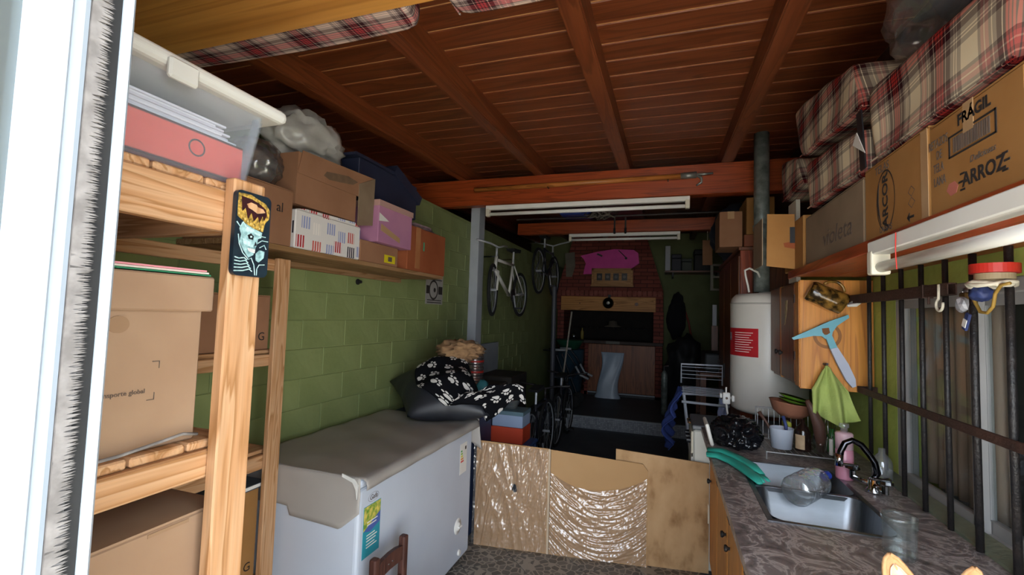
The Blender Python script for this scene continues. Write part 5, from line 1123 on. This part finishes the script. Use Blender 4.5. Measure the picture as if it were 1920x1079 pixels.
def bicycle(label, x, yf, yr, zax, r, m, hang=False, turn=0, flip=1, hbt=0):
    t = thing('bicycle', label, 'bicycle', (x, (yf+yr)/2, zax-r))
    d = (yr-yf); 
    P = lambda q, z: (x, yf+q*d, zax+z)
    head_t, head_b = P(.14, .36), P(.10, .22); bbk = P(.58, -.03); seat_t = P(.70, .36); rear = P(1, 0); front = P(0, 0)
    fr = bm_()
    tube(fr, [head_t, head_b], .019, 10); tube(fr, [head_b, bbk], .019, 10); tube(fr, [bbk, seat_t], .015, 10); tube(fr, [(x, head_t[1], head_t[2]-.03), (x, seat_t[1], seat_t[2]-.03)], .016, 10)
    for s in (-1, 1):
        tube(fr, [(bbk[0]+.02*s, bbk[1], bbk[2]), (rear[0]+.05*s, rear[1], rear[2])], .009, 8); tube(fr, [(seat_t[0]+.015*s, seat_t[1], seat_t[2]-.04), (rear[0]+.05*s, rear[1], rear[2])], .008, 8)
    obj('frame', fr, m, t, smooth=True)
    fk = bm_()
    for s in (-1, 1): tube(fk, [(x+.045*s, front[1], front[2]), (x+.045*s, head_b[1]-.02*abs(d)/d, head_b[2]-.02), (x, head_b[1], head_b[2])], .010, 8)
    if turn: rot(fk, turn, (x, head_b[1], 0))
    obj('fork', fk, m, t, smooth=True)
    fc_ = Vector(front)
    if turn: fc_ = Matrix.Rotation(R(turn), 3, 'Z') @ (fc_-Vector((x, head_b[1], 0)))+Vector((x, head_b[1], 0))
    wheel(t, fc_, r, turn); wheel(t, rear, r, 0)
    hb = bm_(); hz = head_t[2]+.10
    tube(hb, [head_t, (x, head_t[1], hz)], .013, 8); tube(hb, [(x-.27, head_t[1]+.06*d, hz+.05), (x-.12, head_t[1], hz+.03), (x, head_t[1]-.02*d, hz), (x+.12, head_t[1], hz+.03), (x+.27, head_t[1]+.06*d, hz+.05)], .011, 8)
    if turn or hbt: rot(hb, turn+hbt, (x, head_t[1], 0))
    obj('handlebar', hb, SPOKE if hang else IRON, t, smooth=True)
    sd = prism(bm_(), [(seat_t[1]-.10*flip, seat_t[2]+.13), (seat_t[1]+.12*flip, seat_t[2]+.13), (seat_t[1]+.14*flip, seat_t[2]+.17), (seat_t[1]-.12*flip, seat_t[2]+.155)], 'X', x-.05, x+.05); obj('saddle', sd, RUB, t)
    obj('seat_post', tb([seat_t, (x, seat_t[1]+.01, seat_t[2]+.14)], .012, 8), SPOKE, t)
    obj('chainring', lt([(.0, -.004), (.075, -.004), (.075, .004), (.0, .004)], (x+.05, bbk[1], bbk[2]), 24, 'X'), IRON, t); obj('crank', tb([(x+.06, bbk[1], bbk[2]), (x+.065, bbk[1]+.06, bbk[2]-.14)], .009, 8), SPOKE, t); obj('pedal', bx(x+.06, x+.14, bbk[1]+.03, bbk[1]+.09, bbk[2]-.155, bbk[2]-.135), BLK, t)
    return t
BW = mat('bike_white', '#d9d6cf', '#cfccc5', 6, rough=.35); BD = mat('bike_dark', '#22232a', '#2a2b33', 6, rough=.35)
t = bicycle('white-framed bicycle hanging on the wall beyond the pale column', -1.72, 4.42, 5.42, 1.80, .255, BW, hang=True, turn=12, hbt=62)
obj('wall_hook', tb([(XL+.008, 4.62, 2.17), (-1.72, 4.62, 2.17), (-1.72, 4.62, 2.12)], .008, 8), CHROME, t); obj('wall_hook', tb([(XL+.008, 5.06, 2.19), (-1.72, 5.06, 2.19), (-1.72, 5.06, 2.11)], .008, 8), CHROME, t)
t = bicycle('dark bicycle hanging behind the white-framed one', -1.66, 6.95, 6.05, 2.16, .30, BD, hang=True); obj('wall_hook', tb([(XL, 6.4, 2.6), (-1.66, 6.4, 2.6), (-1.66, 6.4, 2.53)], .008, 8), CHROME, t)
bicycle('black bicycle parked in front by the crate with the silver rim', -1.20, 4.86, 4.20, .325, .32, BD)
bicycle('dark bicycle parked farther back beside the step', -1.24, 6.2, 5.52, .305, .30, BD)
tag(obj('leaning_board', rot(bx(-1.93, -1.90, 4.62, 5.2, .9, 1.22), 0, (0, 0, 0)), mat('pale_board', '#8b9094', '#7e8387', 5, rough=.8)), 'pale grey board leaning on the wall behind the bicycles', 'board')
tag(obj('side_table', bx(-1.93, -1.52, 4.58, 5.15, 0, .90, bev=.01), mat('dark_board', '#2b2621')), 'dark cupboard below the hanging white bicycle', 'cupboard')
tag(obj('pipe_post', tb([(-1.60, 6.75, .17), (-1.60, 6.75, 2.0)], .035, 14), mat('grey_pipe', '#4a4a52', rough=.5)), 'dark grey pipe standing behind the parked bicycles', 'pipe')
tag(obj('broom_stick', tb([(-1.42, 6.3, .02), (-1.28, 6.5, 1.62)], .012, 10), mat('pale_stick', '#8f8578', rough=.6)), 'pale broom stick leaning behind the parked bicycles', 'stick')

# ---------------------------------------------------------------- brick barbecue at the back
PZ = .165; BY = 8.4
bq = thing('brick_barbecue', 'dark brick barbecue with wood mantel at the back of the garage', 'barbecue', (-1.0, 8.7, PZ))
BRK = brickmat('dark_brick', '#8a4a40', '#733c34', '#4a302a')
obj('base', bx(-1.88, -1.35, BY, 9.15, PZ, PZ+.06), BRK, bq)
for (a, b_) in ((-1.90, -1.80), (-1.40, -1.335), (-.175, -.06)): obj('pier', bx(a, b_, BY, 9.15, PZ, 1.08), BRK, bq)
obj('back_panel', bx(-1.80, -.175, 9.0, 9.1, PZ, 1.08), BRK, bq)
obj('hearth_slab', bx(-1.93, -.05, BY-.04, 9.15, 1.08, 1.14, bev=.008), mat('dark_slab', '#3a2d28', '#44362f', 6, rough=.7), bq)
obj('slab_plaque', bx(-1.02, -.78, BY-.045, BY-.04, 1.085, 1.135), mat('plaque_grey', '#6d6a60', rough=.7), bq)
for (a, b_) in ((-1.92, -1.80), (-.215, -.05)): obj('pier', bx(a, b_, BY, 9.15, 1.14, 1.68), BRK, bq)
obj('firebox_back', bx(-1.80, -.215, 9.05, 9.15, 1.14, 1.68), mat('soot', '#17120f', '#201914', 6, rough=.95), bq)
b = bm_(); A = [(-1.99, BY), (-.06, BY), (-.06, 9.15), (-1.99, 9.15)]; B_ = [(-1.66, BY+.22), (-.40, BY+.22), (-.40, 9.15), (-1.66, 9.15)]
for (lo_, hi_, za, zb) in ((A, A, 1.68, 2.04), (A, B_, 2.04, zc(8.6)+.02)):
    va = [b.verts.new((max(p[0], XL+.01), p[1], za)) for p in lo_]; vb = [b.verts.new((max(p[0], XL+.01), p[1], zb)) for p in hi_]
    b.faces.new(va[::-1]); b.faces.new(vb)
    for i in range(4): b.faces.new((va[i], va[(i+1) % 4], vb[(i+1) % 4], vb[i]))
obj('hood', b, BRK, bq)
for k in range(22):
    x0 = -1.93+k*.085
    obj('soldier_brick', bx(x0, x0+.068, BY-.02, BY, 1.935, 2.035, bev=.003), mat('soldier_brick', '#96564a', '#7d443a', 9, rough=.9), bq)
obj('mantel', bx(-1.85, -.178, BY-.05, BY, 1.67, 1.925, bev=.006), wood('mantel_wood', '#cf9350', '#c08545', '#a06c35', 'x', .5, .5, .3), bq)
obj('mantel_knot', lt([(.0, -.002), (.03, -.002), (.03, 0)], (-.5, BY-.05, 1.8), 16, 'Y', cap=False), DARKW('x'), bq); obj('mantel_knot', lt([(.0, -.002), (.012, -.002), (.012, 0)], (-1.5, BY-.05, 1.8), 12, 'Y', cap=False), DARKW('x'), bq)
obj('cupboard_door', bx(-1.335, -.178, BY-.02, BY+.005, .235, 1.075, bev=.004), wood('door_brown', '#9c5e38', '#8c5230', '#703f24', 'z', .5, .45, .4), bq)
obj('kick_strip', bx(-1.335, -.178, BY-.01, BY, .205, .228), mat('grey_trim', '#9aa0a6'), bq); obj('kick', bx(-1.335, -.06, BY, BY+.01, PZ, .205), BLK, bq)
obj('grill', tb([(-1.7, 8.75, 1.36), (-.35, 8.75, 1.36)], .008, 6), IRON, bq)
for k in range(14): obj('grill_bar', tb([(-1.65+k*.095, 8.45, 1.36), (-1.65+k*.095, 9.0, 1.36)], .005, 5), IRON, bq)
tag(obj('salt_bottle', lt([(.0, 1.141), (.03, 1.141), (.03, 1.28), (.012, 1.31), (.012, 1.35), (.0, 1.351)], (-1.47, 8.5, 0), 16), mat('mustard', '#8a7a3a', rough=.5), smooth=True), 'mustard coloured bottle on the barbecue hearth', 'bottle')
tag(obj('steel_mug', lt([(.0, 1.141), (.04, 1.141), (.042, 1.24), (.038, 1.24), (.036, 1.15), (.0, 1.15)], (-1.62, 8.48, 0), 18), STEEL, smooth=True), 'small steel mug at the left of the barbecue hearth', 'mug')
tag(obj('hat', lt([(.0, 1.50), (.07, 1.49), (.085, 1.42), (.16, 1.395), (.16, 1.385), (.0, 1.385)], (-.93, 8.62, 0), 24), mat('dull_felt', '#5d5448', rough=.95), smooth=True), 'dull felt hat lying on the barbecue grill', 'hat')
# bodyboard, picture frame, lamp, papers, strip on the chimney hood
bd = thing('bodyboard', 'pink bodyboard leaning on the barbecue hood', 'bodyboard', (-1.0, 8.3, 2.33))
MAG = mat('magenta_foam', '#d6409c', '#c93791', 5, rough=.6)
b = prism(bm_(), [(-1.50, 2.66), (-1.20, 2.73), (-.90, 2.775), (-.56, 2.755), (-.485, 2.70), (-.465, 2.52), (-.60, 2.42), (-1.0, 2.40), (-1.26, 2.36), (-1.28, 2.33), (-1.44, 2.325), (-1.42, 2.44), (-1.40, 2.52), (-1.44, 2.60)], 'Y', 8.30, 8.35); obj('deck', b, MAG, bd)
obj('leash_plug', lt([(.0, -.004), (.02, -.004), (.022, 0)], (-.69, 8.30, 2.61), 14, 'Y', cap=False), BLK, bd); obj('leash', tb([(-.69, 8.295, 2.62), (-.75, 8.292, 2.68), (-.82, 8.292, 2.75)], .008, 6), BLK, bd); obj('strap', rot(bx(-1.20, -1.10, 8.293, 8.30, 2.655, 2.685), 25, (-1.15, 8.3, 2.67), 'Y'), BLK, bd)
pf = thing('picture_frame', 'wooden frame with four small pictures on the barbecue hood', 'frame', (-.92, 8.22, 2.10))
FW = wood('frame_wood', '#bd8c56', '#ac7d4a', '#8f6438', 'x', .8, .5, .3)
obj('backboard', bx(-1.26, -.58, 8.255, 8.285, 2.125, 2.40), FW, pf); obj('shelf_strip', bx(-1.29, -.55, 8.20, 8.29, 2.10, 2.125, bev=.003), FW, pf)
for (a, b_, c, d) in ((-1.28, -.56, 2.385, 2.425), (-1.28, -1.24, 2.12, 2.425), (-.60, -.56, 2.12, 2.425)): obj('moulding', bx(a, b_, 8.235, 8.255, c, d, bev=.003), FW, pf)
for k in range(4):
    x0 = -1.19+k*.145; p_ = obj('picture', bx(x0, x0+.095, 8.25, 8.256, 2.21, 2.335), mat('dark_picture', '#231d1a', rough=.4), pf); obj('portrait_print', lt([(.0, -.001), (.025, -.001), (.028, 0)], (x0+.047, 8.25, 2.275), 14, 'Y', cap=False), mat('grey_print', '#6a625c', rough=.6), p_)
lm = thing('gooseneck_lamp', 'round chrome lamp clipped over the barbecue mantel', 'lamp', (-.98, 8.27, 1.72))
obj('reflector', lt([(.0, .0), (.06, .01), (.09, .04), (.1, .08), (.095, .08), (.085, .045), (.055, .02), (.0, .01)], (-.985, 8.22, 1.81), 24, 'Y'), mat('dark_chrome', '#56565a'), lm, smooth=True); obj('bulb', lt([(.0, -.03), (.02, -.025), (.03, 0), (.02, .02), (.0, .03)], (-.975, 8.21, 1.81), 16, 'Y'), WPLA, lm, smooth=True); obj('clamp', bx(-.99, -.95, 8.32, 8.40, 1.90, 1.96), BLK, lm); obj('arm', tb([(-.97, 8.36, 1.93), (-.975, 8.30, 1.90), (-.98, 8.28, 1.85)], .01, 8), BLK, lm)
tag(obj('paper_calendar', pr([(-1.80, 2.72), (-1.62, 2.74), (-1.60, 2.48), (-1.66, 2.28), (-1.77, 2.28), (-1.78, 2.5)], 'Y', 8.36, 8.364), mat('dull_paper', '#6e675a', '#635c50', 7, rough=.9)), 'dull paper calendar hanging left of the bodyboard', 'calendar')
tag(obj('white_board', bx(-.035, .055, 8.715, 8.74, 2.431, 2.88, bev=.006), mat('dull_white', '#b9bbc0', rough=.6)), 'white narrow panel standing beside the barbecue hood', 'panel')
gs = thing('cement_sack', 'grey-blue plastic sack leaning on the barbecue door', 'sack', (-.93, 8.28, PZ))
def sack(u, v):
    a = u*2*math.pi; w = .20-.03*math.sin(v*math.pi)*1.1+.02*(v < .08); th = .075*(1-v)**.6+.012
    xs = -.955+.06*v-.02*math.sin(v*6); cx_ = math.copysign(abs(math.cos(a))**.6, math.cos(a)); 
    fold = .012*math.sin(u*40+v*5)*v
    return (xs+w*cx_, 8.19+.10*v-(th+fold)*math.sin(a), PZ+.002+v*.775)
obj('bag', sh(48, 24, sack), mat('sack_plastic', '#b3c1cf', '#a8b7c6', 5, rough=.35), gs, smooth=True)
# left of the barbecue: stroller, tubs
sr = thing('folding_stroller', 'dark folding stroller with white grips beside the barbecue', 'stroller', (-1.45, 7.2, PZ))
DF = mat('dark_frame', '#26282d', rough=.4, metal=.4)
for s in (0, .38):
    obj('side_tube', tb([(-1.80, 6.95+s, 1.02), (-1.45, 6.97+s, 1.02), (-1.36, 7.0+s, .90), (-1.15, 7.0+s, .58)], .013, 8), DF, sr, smooth=True); obj('leg', tb([(-1.60, 7.0+s, .95), (-1.32, 7.0+s, .27)], .012, 8), DF, sr); obj('leg', tb([(-1.30, 7.0+s, .78), (-1.68, 7.0+s, .27)], .012, 8), DF, sr)
    for x in (-1.32, -1.68): obj('wheel', lt([(.0, -.015), (.08, -.015), (.095, -.006), (.095, .006), (.08, .015), (.0, .015)], (x, 7.0+s, .262), 22, 'Y'), RUB, sr)
    obj('grip', tb([(-1.62, 6.95+s, 1.035), (-1.44, 6.96+s, 1.035)], .018, 10), mat('grey_grip', '#a3a6a8', rough=.6), sr, smooth=True); obj('front_grip', tb([(-1.30, 7.0+s, .80), (-1.22, 7.0+s, .67), (-1.10, 7.0+s, .62)], .018, 10), mat('grey_grip', '#a3a6a8'), sr, smooth=True)
obj('seat_cloth', bx(-1.66, -1.36, 7.02, 7.36, .60, .63), mat('navy_canvas', '#2a3a4a', rough=.9), sr); obj('back_cloth', bx(-1.68, -1.65, 7.02, 7.36, .62, 1.0), mat('navy_canvas', '#2a3a4a'), sr)
tag(obj('green_basin', lt([(.0, 1.0), (.15, 1.0), (.24, 1.14), (.25, 1.145), (.235, 1.14), (.14, 1.015), (.0, 1.01)], (-1.57, 7.85, 0), 28), mat('green_basin', '#2c6a4e', '#276046', 6, rough=.45), smooth=True), 'green plastic basin on the stacked tubs by the barbecue', 'basin')
tag(obj('blue_tub', lt([(.0, PZ), (.20, PZ), (.25, .99), (.26, .995), (.24, .99), (.19, PZ+.02), (.0, PZ+.02)], (-1.57, 7.85, 0), 28), mat('dusky_blue', '#2f4757', '#36505f', 5, rough=.5), smooth=True), 'tall blue-grey tub standing left of the barbecue', 'tub')
tag(obj('cooking_pot', lt([(.0, PZ+.062), (.13, PZ+.062), (.14, PZ+.3), (.13, PZ+.3), (.12, PZ+.08), (.0, PZ+.08)], (-1.6, 8.6, 0), 22), STEEL, smooth=True), 'steel pot in the open niche below the barbecue', 'pot')

# ---------------------------------------------------------------- right rear: shelf, tools, dark furniture
fs_ = thing('rear_shelf', 'dark plank shelf with clutter on the back wall', 'shelf', (.35, 8.9, 2.2))
obj('board', bx(-.04, .96, 8.70, 9.18, 2.40, 2.43), DARKW('x'), fs_)
for x in (.1, .85): obj('bracket', bx(x-.015, x+.015, 8.75, 9.19, 2.32, 2.40), IRON, fs_)
for (a, b_, h, cc, lb) in ((.08, .24, .30, '#31313c', 'slate case on the rear plank shelf'), (.25, .42, .22, '#4a5048', 'green-grey box on the rear plank shelf'), (.46, .72, .38, '#1e1c1d', 'black box on the rear plank shelf')):
    t = thing('storage_case', lb, 'box', ((a+b_)/2, 8.9, 2.431)); m_ = mat('case_'+cc, cc, rough=.6); obj('body', bx(a, b_, 8.75, 9.1, 2.431, 2.431+h*.75, bev=.01), m_, t); obj('lid', bx(a-.005, b_+.005, 8.745, 9.105, 2.431+h*.76, 2.431+h, bev=.01), m_, t)
tag(obj('garden_hose', tb([(.20, 9.1, 1.95), (.26, 9.1, 1.85), (.33, 9.1, 1.70), (.39, 9.1, 1.50), (.43, 9.1, 1.25), (.45, 9.1, .9), (.46, 9.08, .3), (.46, 9.05, .19)], .018, 10), mat('brick_red_rubber', '#8a3a2a', rough=.6), smooth=True), 'red garden hose hanging on the back wall', 'hose')
tag(obj('hanging_coat', blob((.18, 9.06, 1.62), (.16, .09, .42), .2, 2, 4, seed=14), mat('black_coat', '#141416', rough=.95), smooth=True), 'black coat hanging on the back wall right of the barbecue', 'coat')
wd = thing('wardrobe', 'dark brown wooden wardrobe along the right wall behind the water heater', 'wardrobe', (.74, 4.7, 0))
obj('body', bx(.56, .965, 4.05, 5.5, .0, 2.12, bev=.004), DARKW('z'), wd)
for k in range(3):
    d_ = obj('door', bx(.542, .56, 4.07+k*.475, 4.53+k*.475, .06, 2.08, bev=.004), DARKW('z'), wd); obj('handle', bx(.53, .542, 4.47+k*.475, 4.49+k*.475, 1.0, 1.14), IRON, d_)
obj('side_batten', bx(.552, .64, 4.035, 4.05, .3, 2.12, bev=.003), REDW('z'), wd); obj('cornice', bx(.54, .966, 4.03, 5.52, 2.12, 2.15, bev=.004), DARKW('y'), wd)
carton('carton', 'tan carton at the left front on top of the wardrobe', .40, .57, 4.05, 4.40, 2.152, 2.44, CARD2)
carton('carton', 'taller tan carton at the right front on top of the wardrobe', .60, .80, 4.06, 4.45, 2.252, 2.55, CARD3)
tag(obj('flat_crate', bx(.58, .96, 4.05, 4.58, 2.152, 2.25, bev=.004), mat('reddish_plank', '#8a4a28', '#7d4022', 5, rough=.6)), 'low reddish crate under the taller carton on the wardrobe', 'crate')
tag(obj('dark_sack', blob((.62, 4.95, 2.42), (.22, .35, .26), .2, 2, 4, seed=21, flat=2.152), mat('charcoal_cloth', '#1d2230', '#252a38', 5, rough=.9), smooth=True), 'dark stuffed bag on the wardrobe behind the cartons', 'bag')
bh_ = thing('brown_board', 'brown cardboard piece hung beyond the wardrobe', 'board', (.5, 6.5, 2.28)); obj('sheet', bx(.44, .56, 6.5, 6.53, 2.28, 2.61), CARD2, bh_); obj('string', tb([(.5, 6.515, 2.61), (.5, 6.515, zc(6.515)+.005)], .003, 5), CREAM, bh_)
ef = thing('shelf_bracket_frame', 'pale E-shaped wooden frame hanging beyond the wardrobe', 'frame', (.60, 6.9, 1.97))
PG = mat('pale_grey_wood', '#8b8577', '#7d776a', 8, rough=.8)
obj('upright', bx(.57, .605, 6.88, 6.93, 1.97, 2.335), PG, ef)
obj('string', tb([(.588, 6.905, 2.335), (.588, 6.905, zc(6.905)+.005)], .003, 5), CREAM, ef)
for z in (1.97, 2.145, 2.31): obj('rung', bx(.605, .70, 6.88, 6.93, z, z+.026), PG, ef)
tag(obj('white_batten', bx(.56, .612, 6.45, 6.48, 1.49, 1.76, bev=.004), mat('dull_white', '#b9bbc0')), 'short pale batten standing on the workbench', 'batten')
wb = thing('workbench', 'dark cluttered workbench along the right wall at the back', 'workbench', (.6, 6.2, 0))
obj('top', bx(.36, .96, 5.62, 6.53, .92, .97, bev=.005), DARKW('y'), wb)
for (x, y) in ((.40, 5.68), (.92, 5.68), (.40, 6.47), (.92, 6.47)): obj('leg', bx(x-.03, x+.03, y-.03, y+.03, 0, .92), DARKW('z'), wb)
obj('shelf', bx(.38, .94, 5.66, 6.5, .35, .38), DARKW('y'), wb)
tag(obj('tool_box', bx(.42, .85, 5.75, 6.35, .971, 1.18, bev=.02, seg=2), mat('dark_tin', '#26282b', rough=.5)), 'dark metal tool box on the workbench', 'toolbox')
tag(obj('batten_stand', bx(.55, .625, 6.44, 6.50, .971, 1.489), DARKW('z')), 'dark wooden stand under the pale batten', 'stand')
tag(obj('black_heap', blob((.28, 7.5, .75), (.28, .45, .58), .25, 2.2, 4, seed=30, flat=PZ), mat('black_tarp', '#111113', '#19191c', 6, rough=.7), smooth=True), 'large dark covered heap right of the barbecue', 'heap')
bp2 = thing('exhaust_pipe', 'upright metal cylinder beside the dark heap', 'cylinder', (-.02, 7.2, PZ)); obj('body', lt([(.0, PZ), (.045, PZ), (.045, .75), (.02, .8), (.0, .8)], (-.02, 7.2, 0), 18), GAL, bp2, smooth=True); obj('valve', tb([(-.02, 7.2, .8), (-.02, 7.2, .86), (.04, 7.2, .87)], .012, 8), STEEL, bp2)

# ---------------------------------------------------------------- clothes airer with blue cloth
ai = thing('clothes_airer', 'white folding clothes airer beyond the stove', 'airer', (.33, 4.4, 0))
WT = mat('white_tube', '#c9cfda', '#c0c6d1', 5, rough=.35)
def loop(z, x0, x1, y0, y1, r=.008): return tb([(x0, y0, z), (x1, y0, z), (x1, y1, z), (x0, y1, z)], r, 8, closed=True)
obj('rack_frame', loop(.92, .14, .50, 4.25, 4.75), WT, ai, smooth=True); obj('upper_frame', tb([(.14, 4.75, .95), (.14, 4.75, 1.13), (.50, 4.75, 1.135), (.50, 4.75, .95)], .008, 8), WT, ai, smooth=True)
obj('front_frame', tb([(.13, 4.22, .86), (.50, 4.22, .85)], .011, 8), WT, ai, smooth=True)
for k in range(5): obj('line_wire', tb([(.14, 4.32+k*.09, .92), (.50, 4.32+k*.09, .92)], .004, 6), WT, ai)
for k in range(4): obj('line_wire', tb([(.14, 4.75, 1.0+k*.035), (.50, 4.75, 1.0+k*.035)], .003, 6), WT, ai)
for (a, b_) in (((.15, 4.26, .92), (.26, 4.26, 0)), ((.49, 4.26, .92), (.40, 4.26, 0)), ((.15, 4.74, .92), (.26, 4.74, 0)), ((.49, 4.74, .92), (.40, 4.74, 0))): obj('leg', tb([a, b_], .010, 8), WT, ai, smooth=True)
def bclo(u, v): return (.128-.16*math.sin(v*2.2)*(1-u*.3)*(.4+.6*abs(math.sin(v*7+u*2)))+.015*math.sin(u*18), 4.26+u*.42, .93-v*.50)
tag(obj('blue_cloth', sh(36, 30, bclo), BLUEC, smooth=True, solid=.006), 'blue cloth draped down the left end of the clothes airer', 'cloth')
def pclo(u, v): return (.42+.07*u+.01*math.sin(v*9), 4.235+.01*math.sin(u*9), .905-v*.22)
tag(obj('pale_cloth', sh(12, 16, pclo), mat('pale_blue_cloth', '#9aa3c4', '#8f98ba', 8, rough=.95), smooth=True, solid=.004), 'pale lilac cloth hanging at the right of the clothes airer', 'cloth')
tag(obj('rubber_mat', bx(-1.1, .2, 3.5, 6.4, -.004, .004), mat('rubber_mat', '#474d54', '#50565d', 4, rough=.7)), 'black rubber mat covering the floor behind the boards', 'mat')

# ---------------------------------------------------------------- dog at the near end of the worktop
dg = thing('dog', 'dog with upright fawn ears and dark head at the near end of the worktop', 'dog', (.50, 1.08, 0))
FAWN = mat('fawn_fur', '#b98a5c', '#c59d72', 14, rough=.95, bump=.3); DKF = mat('dark_fur', '#26221f', '#3b322b', 18, rough=.95, bump=.4)
def dogbody():
    V = [((.52, 1.20, .36), .13), ((.52, 1.16, .55), .135), ((.52, 1.13, .72), .115), ((.52, 1.13, .86), .085), ((.518, 1.14, .955), .078), ((.50, 1.06, .945), .058), ((.478, .96, .925), .038), ((.472, .93, .92), .028),
         ((.44, 1.08, .60), .06), ((.44, 1.04, .30), .040), ((.44, 1.03, .05), .032), ((.44, .98, .03), .03), ((.60, 1.08, .60), .06), ((.60, 1.04, .30), .040), ((.60, 1.03, .05), .032), ((.60, .98, .03), .03),
         ((.40, 1.20, .20), .085), ((.39, 1.08, .16), .055), ((.40, 1.18, .04), .035), ((.40, 1.06, .03), .03), ((.64, 1.20, .20), .085), ((.65, 1.08, .16), .055), ((.64, 1.18, .04), .035), ((.64, 1.06, .03), .03),
         ((.52, 1.27, .20), .06), ((.62, 1.29, .08), .04), ((.78, 1.28, .05), .028)]
    E_ = [(0, 1), (1, 2), (2, 3), (3, 4), (4, 5), (5, 6), (6, 7), (2, 8), (8, 9), (9, 10), (10, 11), (2, 12), (12, 13), (13, 14), (14, 15), (0, 16), (16, 17), (17, 18), (18, 19), (0, 20), (20, 21), (21, 22), (22, 23), (0, 24), (24, 25), (25, 26)]
    me = bpy.data.meshes.new('d'); me.from_pydata([v[0] for v in V], E_, []); o = bpy.data.objects.new('d', me); COL.objects.link(o)
    md = o.modifiers.new('s', 'SKIN'); 
    for i, v in enumerate(V): o.data.skin_vertices[0].data[i].radius = (v[1], v[1])
    o.data.skin_vertices[0].data[0].use_root = True
    o.modifiers.new('ss', 'SUBSURF').levels = 2
    dgp = bpy.context.evaluated_depsgraph_get(); dgp.update(); m2 = bpy.data.meshes.new_from_object(o.evaluated_get(dgp)); bpy.data.objects.remove(o)
    b = bm_(); b.from_mesh(m2); bpy.data.meshes.remove(m2); return b
obj('body', dogbody(), DKF, dg, smooth=True)
def ear(base_, tip, half, side):
    B0, T = Vector(base_), Vector(tip); ax = T-B0; sd = Vector((1, .25, 0)).normalized(); fw = Vector((-.25, -1, 0)).normalized()
    def f(u, v):
        w = half*max(0, 1-v**3)**.62*(1-.25*v)+.002; a = (u-.5)*2
        cup = .018*(a*a)*(1-v*.6)
        return B0+ax*v+sd*(a*w)+fw*cup
    return sh(12, 14, f)
for (b0, tp, s) in (((.478, 1.178, .985), (.441, 1.182, 1.084), -1), ((.578, 1.218, .972), (.606, 1.238, 1.062), 1)):
    e_ = obj('ear', ear(b0, tp, .040, s), FAWN, dg, smooth=True, solid=.006)
    b0v = Vector(b0)+Vector((-.002, -.006, .006)); obj('ear_inner', ear(b0v, Vector(b0v).lerp(Vector(tp), .80), .026, s), mat('pale_ear', '#c79f86', '#d3b49d', 16, rough=.9), e_, smooth=True, solid=.002)
for s in (-1, 1): obj('eye', lt([(.0, -.012), (.008, -.009), (.012, 0), (.008, .009), (.0, .012)], (.495+s*.035, 1.075-.0*s, .975), 12, 'Y'), mat('dark_eye', '#1a0f08', rough=.1), dg, smooth=True)
obj('nose', blob((.468, .905, .925), (.018, .014, .014), .05, 2, 3), BLK, dg, smooth=True)
